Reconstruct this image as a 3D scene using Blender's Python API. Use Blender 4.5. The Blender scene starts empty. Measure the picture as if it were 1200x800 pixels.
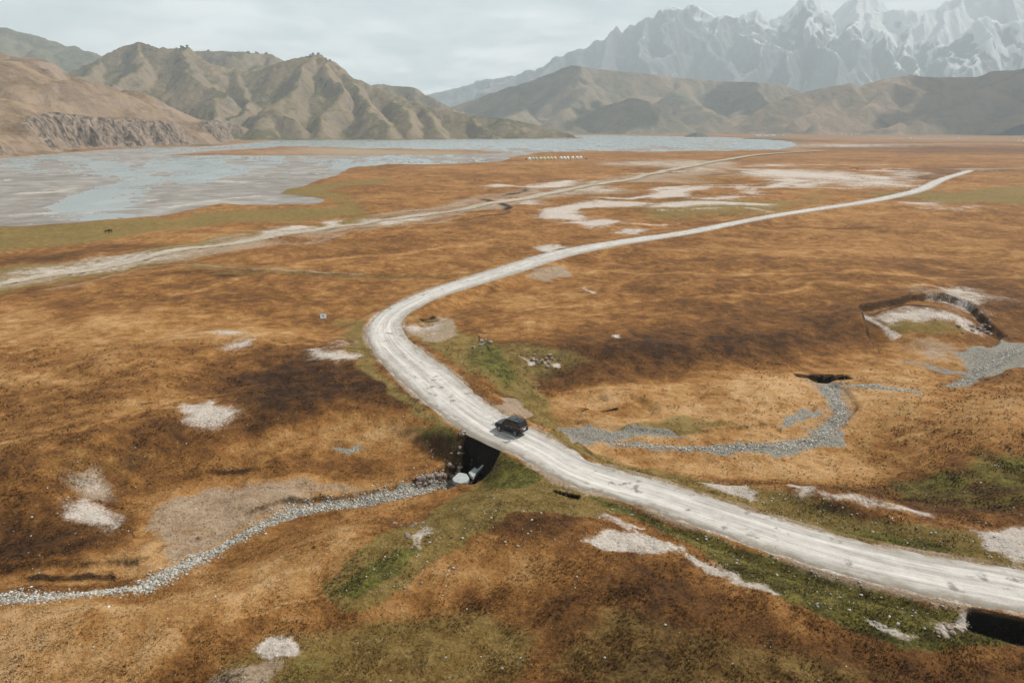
import bpy, bmesh, math, random
import numpy as np
from mathutils import Vector, Matrix, Quaternion

R = math.radians
scene = bpy.context.scene
C = scene.collection
random.seed(4)
rng = np.random.default_rng(11)

# ------------------------------------------------------------------ camera
H = 41.0                       # drone height over the road, metres
PITCH = R(17.35)
F = 800.0                      # focal length in pixels of the 1200 px wide photograph
cp, sp = math.cos(PITCH), math.sin(PITCH)
cam_d = bpy.data.cameras.new('camera')
cam = bpy.data.objects.new('camera', cam_d); C.objects.link(cam)
cam.location = (0, 0, H); cam.rotation_euler = (R(90) - PITCH, 0, 0)
cam_d.sensor_width = 36; cam_d.lens = 24
cam_d.clip_start = 0.5; cam_d.clip_end = 60000
scene.camera = cam

def ray(px, py):
    xc, yc = (px - 600) / F, (400 - py) / F
    return xc, cp + sp * yc, -sp + cp * yc

def at(px, py, z=0.0):
    x, y, w = ray(px, py)
    t = (z - H) / w
    return (x * t, y * t)

def at_depth(px, py, Y):
    x, y, w = ray(px, py)
    t = Y / y
    return (x * t, Y, H + w * t)

# ------------------------------------------------------------------ numpy noise
_perm = rng.permutation(1024)
_ang = rng.uniform(0, 2 * math.pi, 1024)
_gx, _gy = np.cos(_ang), np.sin(_ang)

def perlin(x, y, seed=0):
    x = x + seed * 37.17; y = y - seed * 19.73
    xi = np.floor(x).astype(np.int64); yi = np.floor(y).astype(np.int64)
    fx = x - xi; fy = y - yi
    u = fx * fx * fx * (fx * (fx * 6 - 15) + 10); v = fy * fy * fy * (fy * (fy * 6 - 15) + 10)
    def g(ix, iy, dx, dy):
        h = _perm[(_perm[ix & 1023] + iy) & 1023]
        return _gx[h] * dx + _gy[h] * dy
    a = g(xi, yi, fx, fy); b = g(xi + 1, yi, fx - 1, fy)
    c = g(xi, yi + 1, fx, fy - 1); d = g(xi + 1, yi + 1, fx - 1, fy - 1)
    return (a + (b - a) * u + ((c + (d - c) * u) - (a + (b - a) * u)) * v) * 1.5

def fbm(x, y, oct=4, seed=0, gain=0.5):
    s = 0; a = 1; t = 0
    for i in range(oct):
        s = s + a * perlin(x, y, seed + i * 3.1); t += a
        x = x * 2.03; y = y * 2.03; a *= gain
    return s / t

def ridged(x, y, oct=4, seed=0, gain=0.5):
    s = 0; a = 1; t = 0
    for i in range(oct):
        s = s + a * (1 - 2 * np.abs(perlin(x, y, seed + i * 3.1))); t += a
        x = x * 2.03; y = y * 2.03; a *= gain
    return s / t

def sstep(a, b, x):
    t = np.clip((x - a) / (b - a), 0, 1)
    return t * t * (3 - 2 * t)

# ------------------------------------------------------------------ distances
def sd_poly(X, Y, P, pad):
    """signed distance to a closed polygon (negative inside); big where farther than pad"""
    P = np.asarray(P, float)
    out = np.full(X.shape, 1e6)
    m = (X > P[:, 0].min() - pad) & (X < P[:, 0].max() + pad) & (Y > P[:, 1].min() - pad) & (Y < P[:, 1].max() + pad)
    x = X[m]; y = Y[m]
    if x.size == 0: return out
    d2 = np.full(x.shape, 1e18); ins = np.zeros(x.shape, bool)
    Q = np.roll(P, -1, 0)
    for (ax, ay), (bx, by) in zip(P, Q):
        ex, ey = bx - ax, by - ay
        t = np.clip(((x - ax) * ex + (y - ay) * ey) / (ex * ex + ey * ey + 1e-12), 0, 1)
        d2 = np.minimum(d2, (x - ax - t * ex) ** 2 + (y - ay - t * ey) ** 2)
        if ay != by:
            ins ^= ((ay > y) != (by > y)) & (x < (bx - ax) * (y - ay) / (by - ay) + ax)
    d = np.sqrt(d2); d[ins] *= -1
    out[m] = d
    return out

def dist_line(X, Y, P, Wd, pad):
    """distance minus the local half width along a polyline"""
    P = np.asarray(P, float); out = np.full(X.shape, 1e6)
    m0 = np.nonzero((X > P[:, 0].min() - pad) & (X < P[:, 0].max() + pad) & (Y > P[:, 1].min() - pad) & (Y < P[:, 1].max() + pad))[0]
    x0 = X[m0]; y0 = Y[m0]; o = np.full(x0.shape, 1e6)
    for i in range(len(P) - 1):
        ax, ay = P[i]; bx, by = P[i + 1]
        m = (x0 > min(ax, bx) - pad) & (x0 < max(ax, bx) + pad) & (y0 > min(ay, by) - pad) & (y0 < max(ay, by) + pad)
        x = x0[m]; y = y0[m]
        if x.size == 0: continue
        ex, ey = bx - ax, by - ay
        t = np.clip(((x - ax) * ex + (y - ay) * ey) / (ex * ex + ey * ey + 1e-12), 0, 1)
        d = np.sqrt((x - ax - t * ex) ** 2 + (y - ay - t * ey) ** 2) - (Wd[i] + (Wd[i + 1] - Wd[i]) * t)
        o[m] = np.minimum(o[m], d)
    out[m0] = o
    return out

def catmull(P, n):
    P = [np.array(p, float) for p in P]
    P = [2 * P[0] - P[1]] + P + [2 * P[-1] - P[-2]]
    out = []
    for i in range(1, len(P) - 2):
        for k in range(n):
            t = k / n
            a, b, c, d = P[i - 1:i + 3]
            out.append(0.5 * (2 * b + (c - a) * t + (2 * a - 5 * b + 4 * c - d) * t * t + (3 * b - a - 3 * c + d) * t ** 3))
    out.append(P[-2])
    return np.array(out)

# ------------------------------------------------------------------ the road, edge by edge
ROAD = [  # near/left edge, far/right edge
 ((1520, 812), (1560, 752)), ((1350, 762), (1380, 713)), ((1200, 722), (1210, 672)), ((1087, 699), (1110, 655)),
 ((1019, 683), (1050, 644)), ((935, 657), (969, 627)), ((867, 635), (910, 609)), ((800, 609), (850, 592)),
 ((737, 586), (790, 574)), ((687, 572), (737, 559)), ((648, 556), (695, 545)), ((612, 536), (665, 527)),
 ((578, 522), (640, 511)), ((548, 507), (614, 500)), ((523, 489), (588, 486)), ((495, 470), (562, 465)),
 ((466, 444), (531, 438)), ((440, 420), (501, 414)), ((431, 398), (477, 397)), ((432, 381), (469, 381)),
 ((445, 368), (478, 366)), ((470, 353), (500, 355)), ((494, 343), (530, 343)), ((535, 329), (562, 334)),
 ((585, 312), (619, 318)), ((636, 297), (670, 301)), ((687, 287), (721, 290)), ((737, 280), (765, 282)),
 ((800, 271), (820, 272.5)), ((868, 257.5), (880, 260)), ((935, 246.8), (945, 248.8)), ((1000, 236.5), (1010, 239)),
 ((1030, 230), (1055, 232)), ((1070, 222), (1087, 222.8)), ((1097, 210), (1110, 211)), ((1132, 200), (1142, 200))]
RL = catmull([at(*a) for a, b in ROAD], 8); RR = catmull([at(*b) for a, b in ROAD], 8)
RC = (RL + RR) / 2
tan = np.gradient(RC, axis=0); tan /= np.linalg.norm(tan, axis=1)[:, None]
nrm = np.stack([tan[:, 1], -tan[:, 0]], 1)
RW = np.abs(((RR - RL) * nrm).sum(1)) / 2
RW = np.clip(RW, 3.3, 5.2); RW = np.convolve(np.pad(RW, 12, mode='edge'), np.ones(25) / 25, 'valid')

TRACK1 = [(-60, 345), (0, 334), (60, 323), (130, 311), (200, 299), (260, 290), (330, 277), (400, 267), (450, 259), (500, 251), (560, 242), (620, 232), (660, 224), (720, 213), (800, 197), (860, 186), (900, 181), (960, 177.5)]
T1 = catmull([at(*p) for p in TRACK1], 6)
T1W = np.linspace(2.0, 6.0, len(T1))

# ------------------------------------------------------------------ terrain height
def P0(pts, z=-1.0): return [at(a, b, z) for a, b in pts]

FLOOR_L = P0([(-220, 650), (-40, 660), (60, 652), (140, 625), (160, 590), (200, 566), (300, 545), (380, 535), (440, 535), (500, 535), (545, 520), (590, 515), (590, 545), (560, 566), (500, 590), (400, 602), (330, 628), (250, 675), (180, 700), (0, 715), (-220, 735)], -3)
FLOOR_R = P0([(640, 490), (660, 470), (720, 452), (790, 446), (860, 440), (940, 430), (1000, 420), (1060, 405), (1120, 398), (1200, 395), (1400, 385), (1400, 460), (1230, 455), (1130, 470), (1050, 500), (1000, 530), (900, 545), (800, 542), (710, 532), (650, 512), (560, 530)], -3)
CUT_L = P0([(158, 612), (175, 588), (205, 570), (240, 557), (300, 552), (370, 556), (440, 562), (500, 560), (530, 552), (548, 556), (520, 572), (480, 582), (420, 594), (350, 607), (300, 628), (235, 668), (175, 696), (60, 703), (-60, 706), (-60, 694), (60, 690), (140, 688), (165, 660)], -3.2)
RIV_L = P0([(-120, 701), (0, 699), (80, 697), (170, 690), (210, 665), (250, 645), (300, 617), (345, 598), (380, 592), (420, 588), (480, 576), (515, 569), (535, 560), (552, 548), (572, 530), (585, 522)], -4)
RIV_R = P0([(655, 508), (700, 516), (760, 518), (820, 523), (880, 518), (930, 514), (965, 502), (984, 484), (978, 468), (966, 452)], -4)
RIV_R2 = P0([(975, 452), (992, 452), (1020, 453), (1070, 459)], -3.5)
RIV_R3 = P0([(1115, 447), (1140, 435), (1165, 425), (1190, 410), (1240, 404), (1330, 400)], -3.5)
GULLY = P0([(528, 562), (548, 548), (568, 535), (588, 522)], -4)
PIT_C = P0([(553, 552), (553, 536), (555, 522), (560, 516), (574, 519), (590, 528), (584, 538), (566, 550)], -2)
PIT_HOLE = P0([(650, 585), (664, 586), (677, 588), (678, 598), (668, 597), (652, 591)], -0.5)
PIT_DITCH = P0([(1140, 713), (1165, 716), (1210, 730), (1260, 742), (1280, 752), (1200, 750), (1150, 742)], -0.6)
DITCH = P0([(760, 603), (820, 628), (880, 652), (950, 678), (1020, 700), (1080, 718), (1130, 735), (1190, 752)], -1)
DITCH_B = P0([(700, 532), (780, 560), (860, 585), (960, 612), (1040, 632), (1120, 655)], -0.5)
POOL_B = P0([(934, 440), (960, 439), (990, 441), (996, 446), (960, 446), (938, 444)], -3.8)
SCARP_R = P0([(1008, 366), (1040, 364), (1065, 359), (1100, 359), (1130, 366), (1150, 376), (1175, 388), (1160, 398), (1080, 400), (1040, 402)], -1.6)
HOLLOW = P0([(690, 478), (740, 472), (760, 482), (730, 488)], -3)
LAKE = P0([(-400, 300), (0, 267), (100, 262), (180, 256), (230, 246), (262, 241), (320, 244), (372, 240), (383, 236), (370, 232), (330, 228), (345, 222), (375, 212), (398, 206), (410, 197), (450, 194), (520, 193), (590, 190), (600, 184), (640, 178.6), (700, 177.5), (770, 178), (860, 177), (915, 175.5), (935, 171), (930, 166), (900, 163.5), (850, 161), (800, 160), (700, 158.5), (640, 159.2), (560, 161), (430, 163.5), (330, 164.5), (290, 168), (240, 172), (150, 174), (60, 181), (0, 185), (-100, 192), (-400, 215)], -1.2)
WATER_Z = -1.25

MOUNDS = [(x_, y_, a, b, hh_) for (x_, y_), a, b, hh_ in [(at(p[0], p[1], -1), p[2], p[3], p[4]) for p in [
 (545, 600, 6, 4, .7), (440, 660, 8, 6, 1.2), (492, 622, 4, 4, -1.3), (250, 745, 20, 11, 2.2), (640, 655, 11, 6, 1.3), (400, 760, 9, 5, -1.0),
 (60, 560, 15, 12, 1.6), (330, 505, 10, 9, 1.1), (160, 545, 6, 8, -1.2), (900, 462, 14, 12, 1.3), (720, 455, 9, 9, 1.2), (1150, 492, 15, 12, 2.3),
 (1080, 575, 9, 5, -1.6), (1180, 590, 8, 5, 1.5), (960, 590, 10, 3, 1.0), (120, 442, 20, 16, 1.5), (260, 455, 12, 12, -1.0), (800, 740, 14, 8, 1.4),
 (560, 740, 10, 6, -1.1), (1000, 770, 12, 5, 1.3), (80, 730, 12, 5, 1.2), (860, 390, 25, 12, -1.3), (1000, 330, 40, 25, 1.6), (200, 350, 40, 28, 1.5), (30, 640, 9, 7, .9), (760, 480, 6, 5, -.8), (1060, 445, 10, 8, .9)]]]
def base_low(X, Y):
    return 1.1 * perlin(X / 140, Y / 140, 1) + 0.9 * perlin(X / 55, Y / 55, 2) + .75 * perlin(X / 28, Y / 28, 12)

def road_z(X, Y):
    return 0.25 + 0.25 * perlin(X / 90, Y / 90, 7)

def height(X, Y, want=None):
    r = np.hypot(X, Y)
    dy = np.maximum(r * r / (H * F), 0.08)       # spacing of the mesh rows there
    near = sstep(1400, 500, r)
    h = base_low(X, Y) * near
    mw = 1 + .35 * perlin(X / 9, Y / 9, 61)
    for mx, my, ma, mb, mh in MOUNDS:
        q = ((X - mx) / ma) ** 2 + ((Y - my) / (mb * 1.4)) ** 2
        h = h + np.where(q < 9, mh * mw * np.exp(-q * 1.1), 0)
    def lod(w): return np.clip(w / (dy * 4) - 0.4, 0, 1)
    h = h + 0.5 * perlin(X / 17, Y / 17, 3) * lod(17) + 0.2 * perlin(X / 6, Y / 6, 4) * lod(6)
    hum = np.maximum(perlin(X / 2.1, Y / 2.1, 5), -0.2)
    h = h + 0.2 * hum * lod(2.1) + 0.06 * perlin(X / .9, Y / .9, 6) * lod(.9) + 0.035 * perlin(X / .4, Y / .4, 8) * lod(.4)
    wob = 3.2 * fbm(X / 16, Y / 16, 4, 20); wob2 = wob
    def drop(P, depth, W, wv=1.0, pad=40):
        d = sd_poly(X, Y, P, pad) + (wob2 if wv < .5 else wob) * wv
        return depth * sstep(W, 0, d)
    Wn = 17 + 9 * perlin(X / 60, Y / 60, 33)
    fl = np.maximum(drop(FLOOR_L, 3.6, 13, 0.8), drop(FLOOR_R, 3.6, Wn, 1.0))
    h = h - fl * (0.93 + 0.0 * X)
    wob2 = wob + 1.5 * fbm(X / 3.1, Y / 3.1, 3, 24)
    h = h - drop(CUT_L, 0.6, 0.8, 0.22) * sstep(-.35, .3, perlin(X / 9, Y / 9, 27))
    def chan(P, w, depth, soft, wv=.2):
        d = dist_line(X, Y, P, [w] * len(P), 25) + wob * wv
        return depth * sstep(soft, 0, d)
    h = h - chan(RIV_L, 1.3, 0.65, 1.2) - chan(RIV_R, 1.8, 0.55, 1.2) - chan(RIV_R2, .7, 0.4, .8) - chan(RIV_R3, 3, 0.6, 1.5)
    h = h - drop(SCARP_R, 1.6, 1.2, 0.45) + 1.2 * sstep(0, 18, -sd_poly(X, Y, SCARP_R, 20))
    # the embankment of the road
    dr = dist_line(X, Y, RC, RW, 30)
    sh = 6.0 + 2.5 * perlin(X / 11, Y / 11, 40)
    em = sstep(1, 0, np.clip((dr - 0.6) / sh, 0, 1))
    rz = road_z(X, Y)
    h = h * (1 - em) + (rz - 0.05) * em
    h = h - chan(GULLY, 1.2, 1.5, 1.8, .1) * sstep(0.0, 1.5, dr)
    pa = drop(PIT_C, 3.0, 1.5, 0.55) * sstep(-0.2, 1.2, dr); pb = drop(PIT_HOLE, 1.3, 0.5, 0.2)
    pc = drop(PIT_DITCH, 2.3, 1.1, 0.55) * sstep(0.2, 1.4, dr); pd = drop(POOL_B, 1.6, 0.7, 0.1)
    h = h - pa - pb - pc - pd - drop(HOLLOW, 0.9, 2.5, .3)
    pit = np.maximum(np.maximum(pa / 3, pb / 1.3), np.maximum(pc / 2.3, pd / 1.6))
    h = h - chan(DITCH, 1.2, 0.95, 2.6, .25) * sstep(.3, 2.2, dr) - chan(DITCH_B, .6, 0.5, 2.5, .25) * sstep(.3, 2.2, dr)
    h = np.where(dr < 0.3, np.minimum(h, rz - 0.10 - 0.0012 * np.clip(r - 60, 0, 900)), h)
    # lake bed
    dl = sd_poly(X, Y, LAKE, 600) + 6 * fbm(X / 40, Y / 40, 4, 50) * np.clip(r / 500, .3, 2)
    inl = sstep(6, -6, dl)
    ys_ = np.maximum(1, r / 450); bx_ = X + 60 * fbm(X / 130, Y / 110, 4, 63) + .35 * Y; by_ = Y + 45 * fbm(X / 120, Y / 90, 4, 64) - .12 * X
    bars = fbm(bx_ / (60 * ys_ ** .4), by_ / (22 * ys_ ** .9), 6, 60, .66) * 2.3 + .25
    yy = 150 + H * F / np.maximum(np.abs(Y), 30) * 1.06           # how near the south shore
    dba = sd_poly(X, Y, BAR_A, 200) + 25 * fbm(X / 120, Y / 50, 4, 66)
    bias = -.5 * sstep(1300, 1900, r) + sstep(198, 215, yy) * 0.75 - sstep(184, 196, yy) * 0.25 * sstep(215, 200, yy) - sstep(172, 160, yy) * .5
    bias = bias - 1.0 * sstep(30, 0, sd_poly(X, Y, CHAN_A, 60)) + 1.6 * sstep(20, -20, dba)
    bed = WATER_Z + 0.14 * np.clip(bars + bias - .12, -1, 1.5) * 2
    h = h * (1 - inl) + bed * inl
    if want is not None:
        want['dr'] = dr; want['inl'] = inl * (1 - .9 * sstep(12, -6, dba)); want['fl'] = fl; want['pit'] = pit
    return h

CHAN_A = P0([(50, 262), (80, 245), (110, 230), (140, 218), (190, 208), (240, 206), (230, 212), (170, 222), (135, 240), (122, 258)], -1.2)
BAR_A = P0([(200, 182), (330, 171.5), (560, 176.5), (590, 179), (560, 181), (400, 182.2)], -1.2)

def hz(x, y):
    return float(height(np.array([float(x)]), np.array([float(y)]))[0])

def ground_pts(pts):
    """pixels of the photograph -> points on the terrain"""
    pts = np.array(pts, float)
    z = np.zeros(len(pts))
    for k in range(7):
        xy = np.array([at(a, b, c) for (a, b), c in zip(pts, z)])
        z = 0.4 * z + 0.6 * height(xy[:, 0], xy[:, 1])
    return xy

# ------------------------------------------------------------------ ground cover, traced patch by patch
# channel: D dark heath and painted scarp shade, L straw, G green, P pale soil, W white clay, R river gravel, K dark soil and painted pit shade, O olive
SH = []
def poly(ch, pts, soft=6, s=1.0): SH.append((ch, 'p', pts, soft, s, 0))
def line(ch, pts, w=1.5, soft=3, s=1.0): SH.append((ch, 'l', pts, soft, s, w))
# dark heath; on the scarps slope shade is painted in too
poly('O', [(0, 540), (160, 500), (240, 520), (200, 560), (60, 600)], 20, .45)
poly('O', [(700, 700), (900, 740), (1100, 790), (900, 860), (600, 800)], 30, .5)
poly('D', [(245, 440), (300, 425), (360, 408), (420, 430), (470, 450), (510, 478), (470, 478), (400, 472), (345, 480), (300, 500), (275, 485), (285, 465), (240, 458)], 14, 1.15)  # left scarp: shade of the slope painted in with the heath
poly('D', [(130, 508), (180, 490), (222, 498), (225, 518), (190, 530), (140, 528)], 12, .75)
poly('D', [(-40, 600), (80, 590), (150, 612), (160, 636), (60, 668), (-40, 678)], 14, .7)
poly('D', [(0, 560), (80, 540), (130, 560), (60, 590), (0, 590)], 16, .4)
poly('D', [(560, 420), (600, 402), (700, 396), (800, 383), (900, 372), (1000, 378), (1015, 400), (1000, 420), (930, 430), (800, 433), (720, 440), (640, 455), (590, 445)], 16, 1.05)  # right scarp, its slope shade painted into the heath colour
poly('D', [(700, 350), (850, 345), (1000, 350), (1000, 375), (800, 385), (700, 390)], 22, .45)
poly('D', [(1170, 345), (1260, 335), (1260, 392), (1180, 385)], 10, .9)
poly('D', [(1000, 300), (1100, 297), (1130, 303), (1060, 312)], 8, .35)
poly('D', [(560, 700), (620, 690), (700, 680), (800, 672), (900, 715), (980, 745), (1100, 765), (1260, 775), (1260, 860), (700, 860), (620, 760)], 30, .55)
poly('D', [(700, 690), (830, 680), (900, 720), (860, 750), (720, 730)], 26, .5)
poly('D', [(560, 598), (600, 592), (680, 606), (650, 628), (570, 628)], 10, .6)
poly('D', [(340, 640), (400, 640), (380, 665), (320, 670)], 12, .3)
poly('D', [(90, 505), (130, 500), (120, 525), (60, 520)], 14, .3)
poly('D', [(880, 600), (960, 600), (1060, 625), (1140, 648), (1060, 640), (940, 620)], 8, .8)
poly('D', [(900, 585), (1000, 560), (1100, 575), (1200, 590), (1260, 600), (1200, 608), (1050, 590)], 12, .5)
poly('D', [(680, 478), (750, 470), (772, 484), (720, 490)], 5, .9)
poly('D', [(590, 458), (618, 450), (640, 470), (615, 480)], 5, .8)
poly('D', [(960, 172), (1050, 171), (1260, 173), (1260, 178), (1080, 178)], 2, .7)
poly('D', [(0, 300), (60, 296), (160, 286), (180, 290), (80, 304), (0, 310)], 3, .5)
line('D', [(200, 320), (260, 322), (340, 321), (420, 322), (520, 325)], 1.4, 2.5, .9)
line('D', [(820, 262), (880, 263), (960, 264), (1050, 264.5)], .6, 1.0, 1)
line('D', [(1060, 212), (1110, 203), (1200, 193)], .5, 1.0, .8)
line('D', [(1040, 208), (1090, 200), (1130, 195)], .4, 1.0, .7)
line('D', [(740, 313), (800, 303), (840, 300), (900, 303)], .6, 1.5, .7)
# straw
poly('L', [(160, 610), (180, 585), (240, 563), (300, 556), (400, 560), (470, 566), (420, 588), (345, 598), (280, 628), (200, 670), (-50, 690), (-50, 660), (60, 660), (140, 640)], 8, .75)
poly('L', [(330, 500), (400, 482), (480, 478), (520, 500), (500, 530), (400, 530), (300, 530)], 10, .6)
poly('L', [(620, 470), (700, 455), (800, 440), (930, 432), (1060, 410), (1110, 402), (1110, 470), (1000, 530), (1050, 560), (900, 560), (780, 550), (690, 530), (640, 500)], 10, .8)
poly('L', [(1080, 480), (1200, 462), (1260, 460), (1260, 510), (1120, 505)], 10, .6)
poly('L', [(-50, 715), (180, 705), (260, 680), (330, 640), (420, 610), (440, 640), (340, 690), (260, 720), (200, 770), (100, 860), (-50, 860)], 20, .85)
poly('L', [(430, 670), (520, 630), (640, 640), (600, 680), (480, 720), (400, 700)], 16, .6)
poly('L', [(-50, 352), (100, 368), (260, 380), (360, 384), (380, 395), (200, 400), (-50, 410)], 9, .65)
poly('L', [(-50, 435), (60, 437), (130, 442), (100, 450), (-50, 450)], 5, .5)
poly('L', [(150, 460), (220, 462), (240, 480), (140, 480)], 10, .4)
poly('L', [(580, 350), (800, 345), (760, 352), (600, 356)], 5, .5)
poly('L', [(820, 290), (1200, 298), (1200, 303), (900, 300)], 5, .4)
poly('L', [(960, 238), (1200, 232), (1200, 240), (1000, 243)], 4, .45)
poly('L', [(690, 500), (760, 540), (900, 570), (860, 585), (740, 555)], 8, .3)
# green / olive
poly('O', [(-60, 268), (100, 263), (190, 257), (260, 248), (330, 244), (384, 242), (392, 236), (378, 230), (340, 228), (352, 222), (400, 208), (430, 215), (400, 230), (420, 250), (330, 262), (240, 262), (100, 285), (-60, 297)], 3, 1.1)
poly('O', [(-60, 312), (100, 305), (180, 290), (260, 278), (330, 268), (440, 250), (470, 252), (400, 266), (300, 281), (230, 300), (190, 310), (0, 345), (-60, 350)], 3, .8)
poly('O', [(170, 312), (230, 305), (340, 312), (520, 318), (560, 322), (420, 330), (230, 325)], 4, .5)
poly('O', [(500, 345), (700, 350), (780, 338), (700, 345), (560, 338)], 5, .4)
poly('O', [(1030, 226), (1100, 224), (1260, 214), (1260, 232), (1120, 236)], 3, 1.)
poly('O', [(700, 240), (800, 230), (900, 236), (1000, 225), (1020, 232), (900, 250), (760, 258)], 4, .7)
poly('O', [(640, 225), (760, 205), (900, 190), (960, 205), (800, 215), (680, 235)], 4, .5)
poly('O', [(640, 498), (740, 494), (800, 488), (860, 494), (875, 502), (800, 506), (720, 504), (650, 508)], 3, .95)
poly('O', [(980, 540), (1030, 470), (1080, 465), (1110, 462), (1060, 500), (1000, 545)], 8, .5)
poly('O', [(400, 700), (440, 650), (520, 600), (560, 565), (640, 560), (720, 590), (680, 600), (600, 590), (540, 620), (480, 680), (420, 720)], 10, 1.)
poly('O', [(260, 760), (330, 740), (420, 720), (560, 700), (640, 740), (600, 860), (200, 860)], 24, .6)
poly('O', [(490, 372), (520, 378), (570, 400), (610, 430), (640, 465), (660, 500), (640, 500), (600, 470), (540, 430), (480, 395)], 5, 1.0)
poly('O', [(640, 505), (700, 530), (800, 555), (900, 572), (1000, 600), (1260, 640), (1260, 690), (1110, 655), (969, 627), (850, 592), (737, 559), (650, 520)], 6, .9)
poly('O', [(395, 372), (430, 375), (440, 420), (480, 465), (540, 505), (530, 515), (460, 465), (410, 420)], 5, .9)
poly('O', [(800, 520), (1000, 560), (1200, 540), (1200, 620), (1000, 590)], 16, .4)
poly('O', [(380, 690), (430, 640), (520, 590), (560, 566), (650, 562), (740, 596), (700, 606), (600, 600), (540, 640), (470, 690), (400, 720)], 8, 1.15)
poly('O', [(600, 470), (560, 400), (620, 400), (700, 420), (640, 450)], 8, .6)
poly('G', [(545, 560), (572, 545), (588, 528), (612, 538), (640, 556), (630, 566), (600, 574), (570, 570)], 4, 1.0)
poly('G', [(470, 500), (520, 498), (556, 515), (540, 525), (500, 520)], 5, .8)
poly('G', [(690, 576), (740, 592), (800, 614), (870, 640), (940, 662), (1020, 688), (1090, 706), (1135, 716), (1140, 735), (1100, 760), (1040, 750), (960, 700), (860, 660), (780, 625), (700, 590)], 6, 1.1)
poly('G', [(820, 640), (900, 670), (1000, 705), (1090, 740), (1140, 742), (1250, 752), (1250, 760), (1140, 762), (1060, 762), (960, 722), (860, 680)], 6, .9)
poly('G', [(560, 400), (585, 398), (600, 430), (620, 452), (590, 455), (545, 425)], 4, .8)
poly('G', [(1020, 560), (1080, 555), (1120, 540), (1200, 520), (1260, 520), (1260, 615), (1160, 605), (1050, 582)], 10, .62)
poly('D', [(1040, 585), (1040, 560), (1110, 545), (1200, 530), (1260, 530), (1260, 615), (1150, 605)], 12, .7)  # dark brown cover with tree shade painted in
poly('G', [(1040, 640), (1120, 650), (1160, 662), (1260, 678), (1260, 690), (1120, 658)], 4, .8)
poly('G', [(940, 612), (1020, 618), (1100, 632), (1140, 645), (1110, 652), (1000, 632)], 5, .9)
poly('G', [(390, 690), (430, 660), (480, 640), (500, 645), (460, 680), (410, 705)], 6, .8)
poly('G', [(320, 765), (420, 760), (470, 790), (400, 830), (330, 820)], 14, .42)
poly('G', [(660, 520), (720, 545), (700, 545), (655, 525)], 3, .8)
# pale soil
poly('P', [(165, 620), (185, 588), (245, 565), (320, 558), (420, 566), (440, 575), (380, 585), (330, 600), (280, 622), (200, 660)], 8, .62)
poly('P', [(75, 550), (110, 540), (140, 570), (130, 590), (85, 590)], 7, .8)
poly('P', [(620, 325), (640, 315), (662, 314), (668, 322), (640, 327)], 2, 1.1)
poly('P', [(500, 375), (530, 378), (535, 392), (510, 400), (485, 398), (480, 385)], 3, .9)
poly('P', [(590, 465), (618, 474), (622, 484), (600, 490), (585, 480)], 2, 1.1)
poly('P', [(900, 460), (960, 455), (940, 490), (900, 500)], 8, .3)
poly('P', [(1060, 400), (1180, 398), (1120, 425), (1060, 430)], 6, .6)
poly('P', [(200, 862), (240, 790), (330, 765), (340, 775), (260, 862)], 8, .6)
poly('P', [(620, 548), (660, 556), (700, 574), (690, 582), (650, 566)], 4, .9)
poly('P', [(1000, 345), (1060, 340), (1140, 345), (1130, 355), (1060, 352)], 4, .4)
line('P', TRACK1[:11], 4.5, 4, .8)
line('P', [(440, 252), (560, 236), (640, 222), (700, 214)], 2.5, 3, .8)
line('P', [(620, 236), (700, 221), (760, 211), (860, 188)], 2.5, 3, .8)
line('P', [(180, 312), (250, 314), (330, 317), (420, 320)], 1.2, 2, .8)
line('P', [(870, 188), (880, 196), (920, 202), (950, 216)], 1.2, 1.6, 1)
line('P', [(150, 378), (300, 374), (420, 370)], .6, 1.5, .5)
line('P', [(0, 362), (200, 352), (420, 362)], .5, 1.5, .4)
poly('P', [(860, 170), (960, 168), (1200, 167), (1200, 169), (1000, 172), (960, 176), (880, 178)], 2, .7)
poly('P', [(900, 159.5), (1000, 158.8), (1300, 161), (1300, 167), (1000, 165), (920, 167)], 2, .55)
poly('P', [(200, 181), (330, 171), (560, 176), (590, 179), (560, 182), (400, 183)], 4, .75)
poly('P', [(240, 170), (300, 162), (430, 159), (660, 157), (640, 160.5), (430, 164.5), (300, 167.5)], 2, .8)
poly('O', [(320, 177), (430, 174), (560, 177.5), (560, 180), (400, 181)], 2, .8)
poly('P', [(390, 205), (500, 232), (420, 244), (380, 240)], 6, .3)
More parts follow.
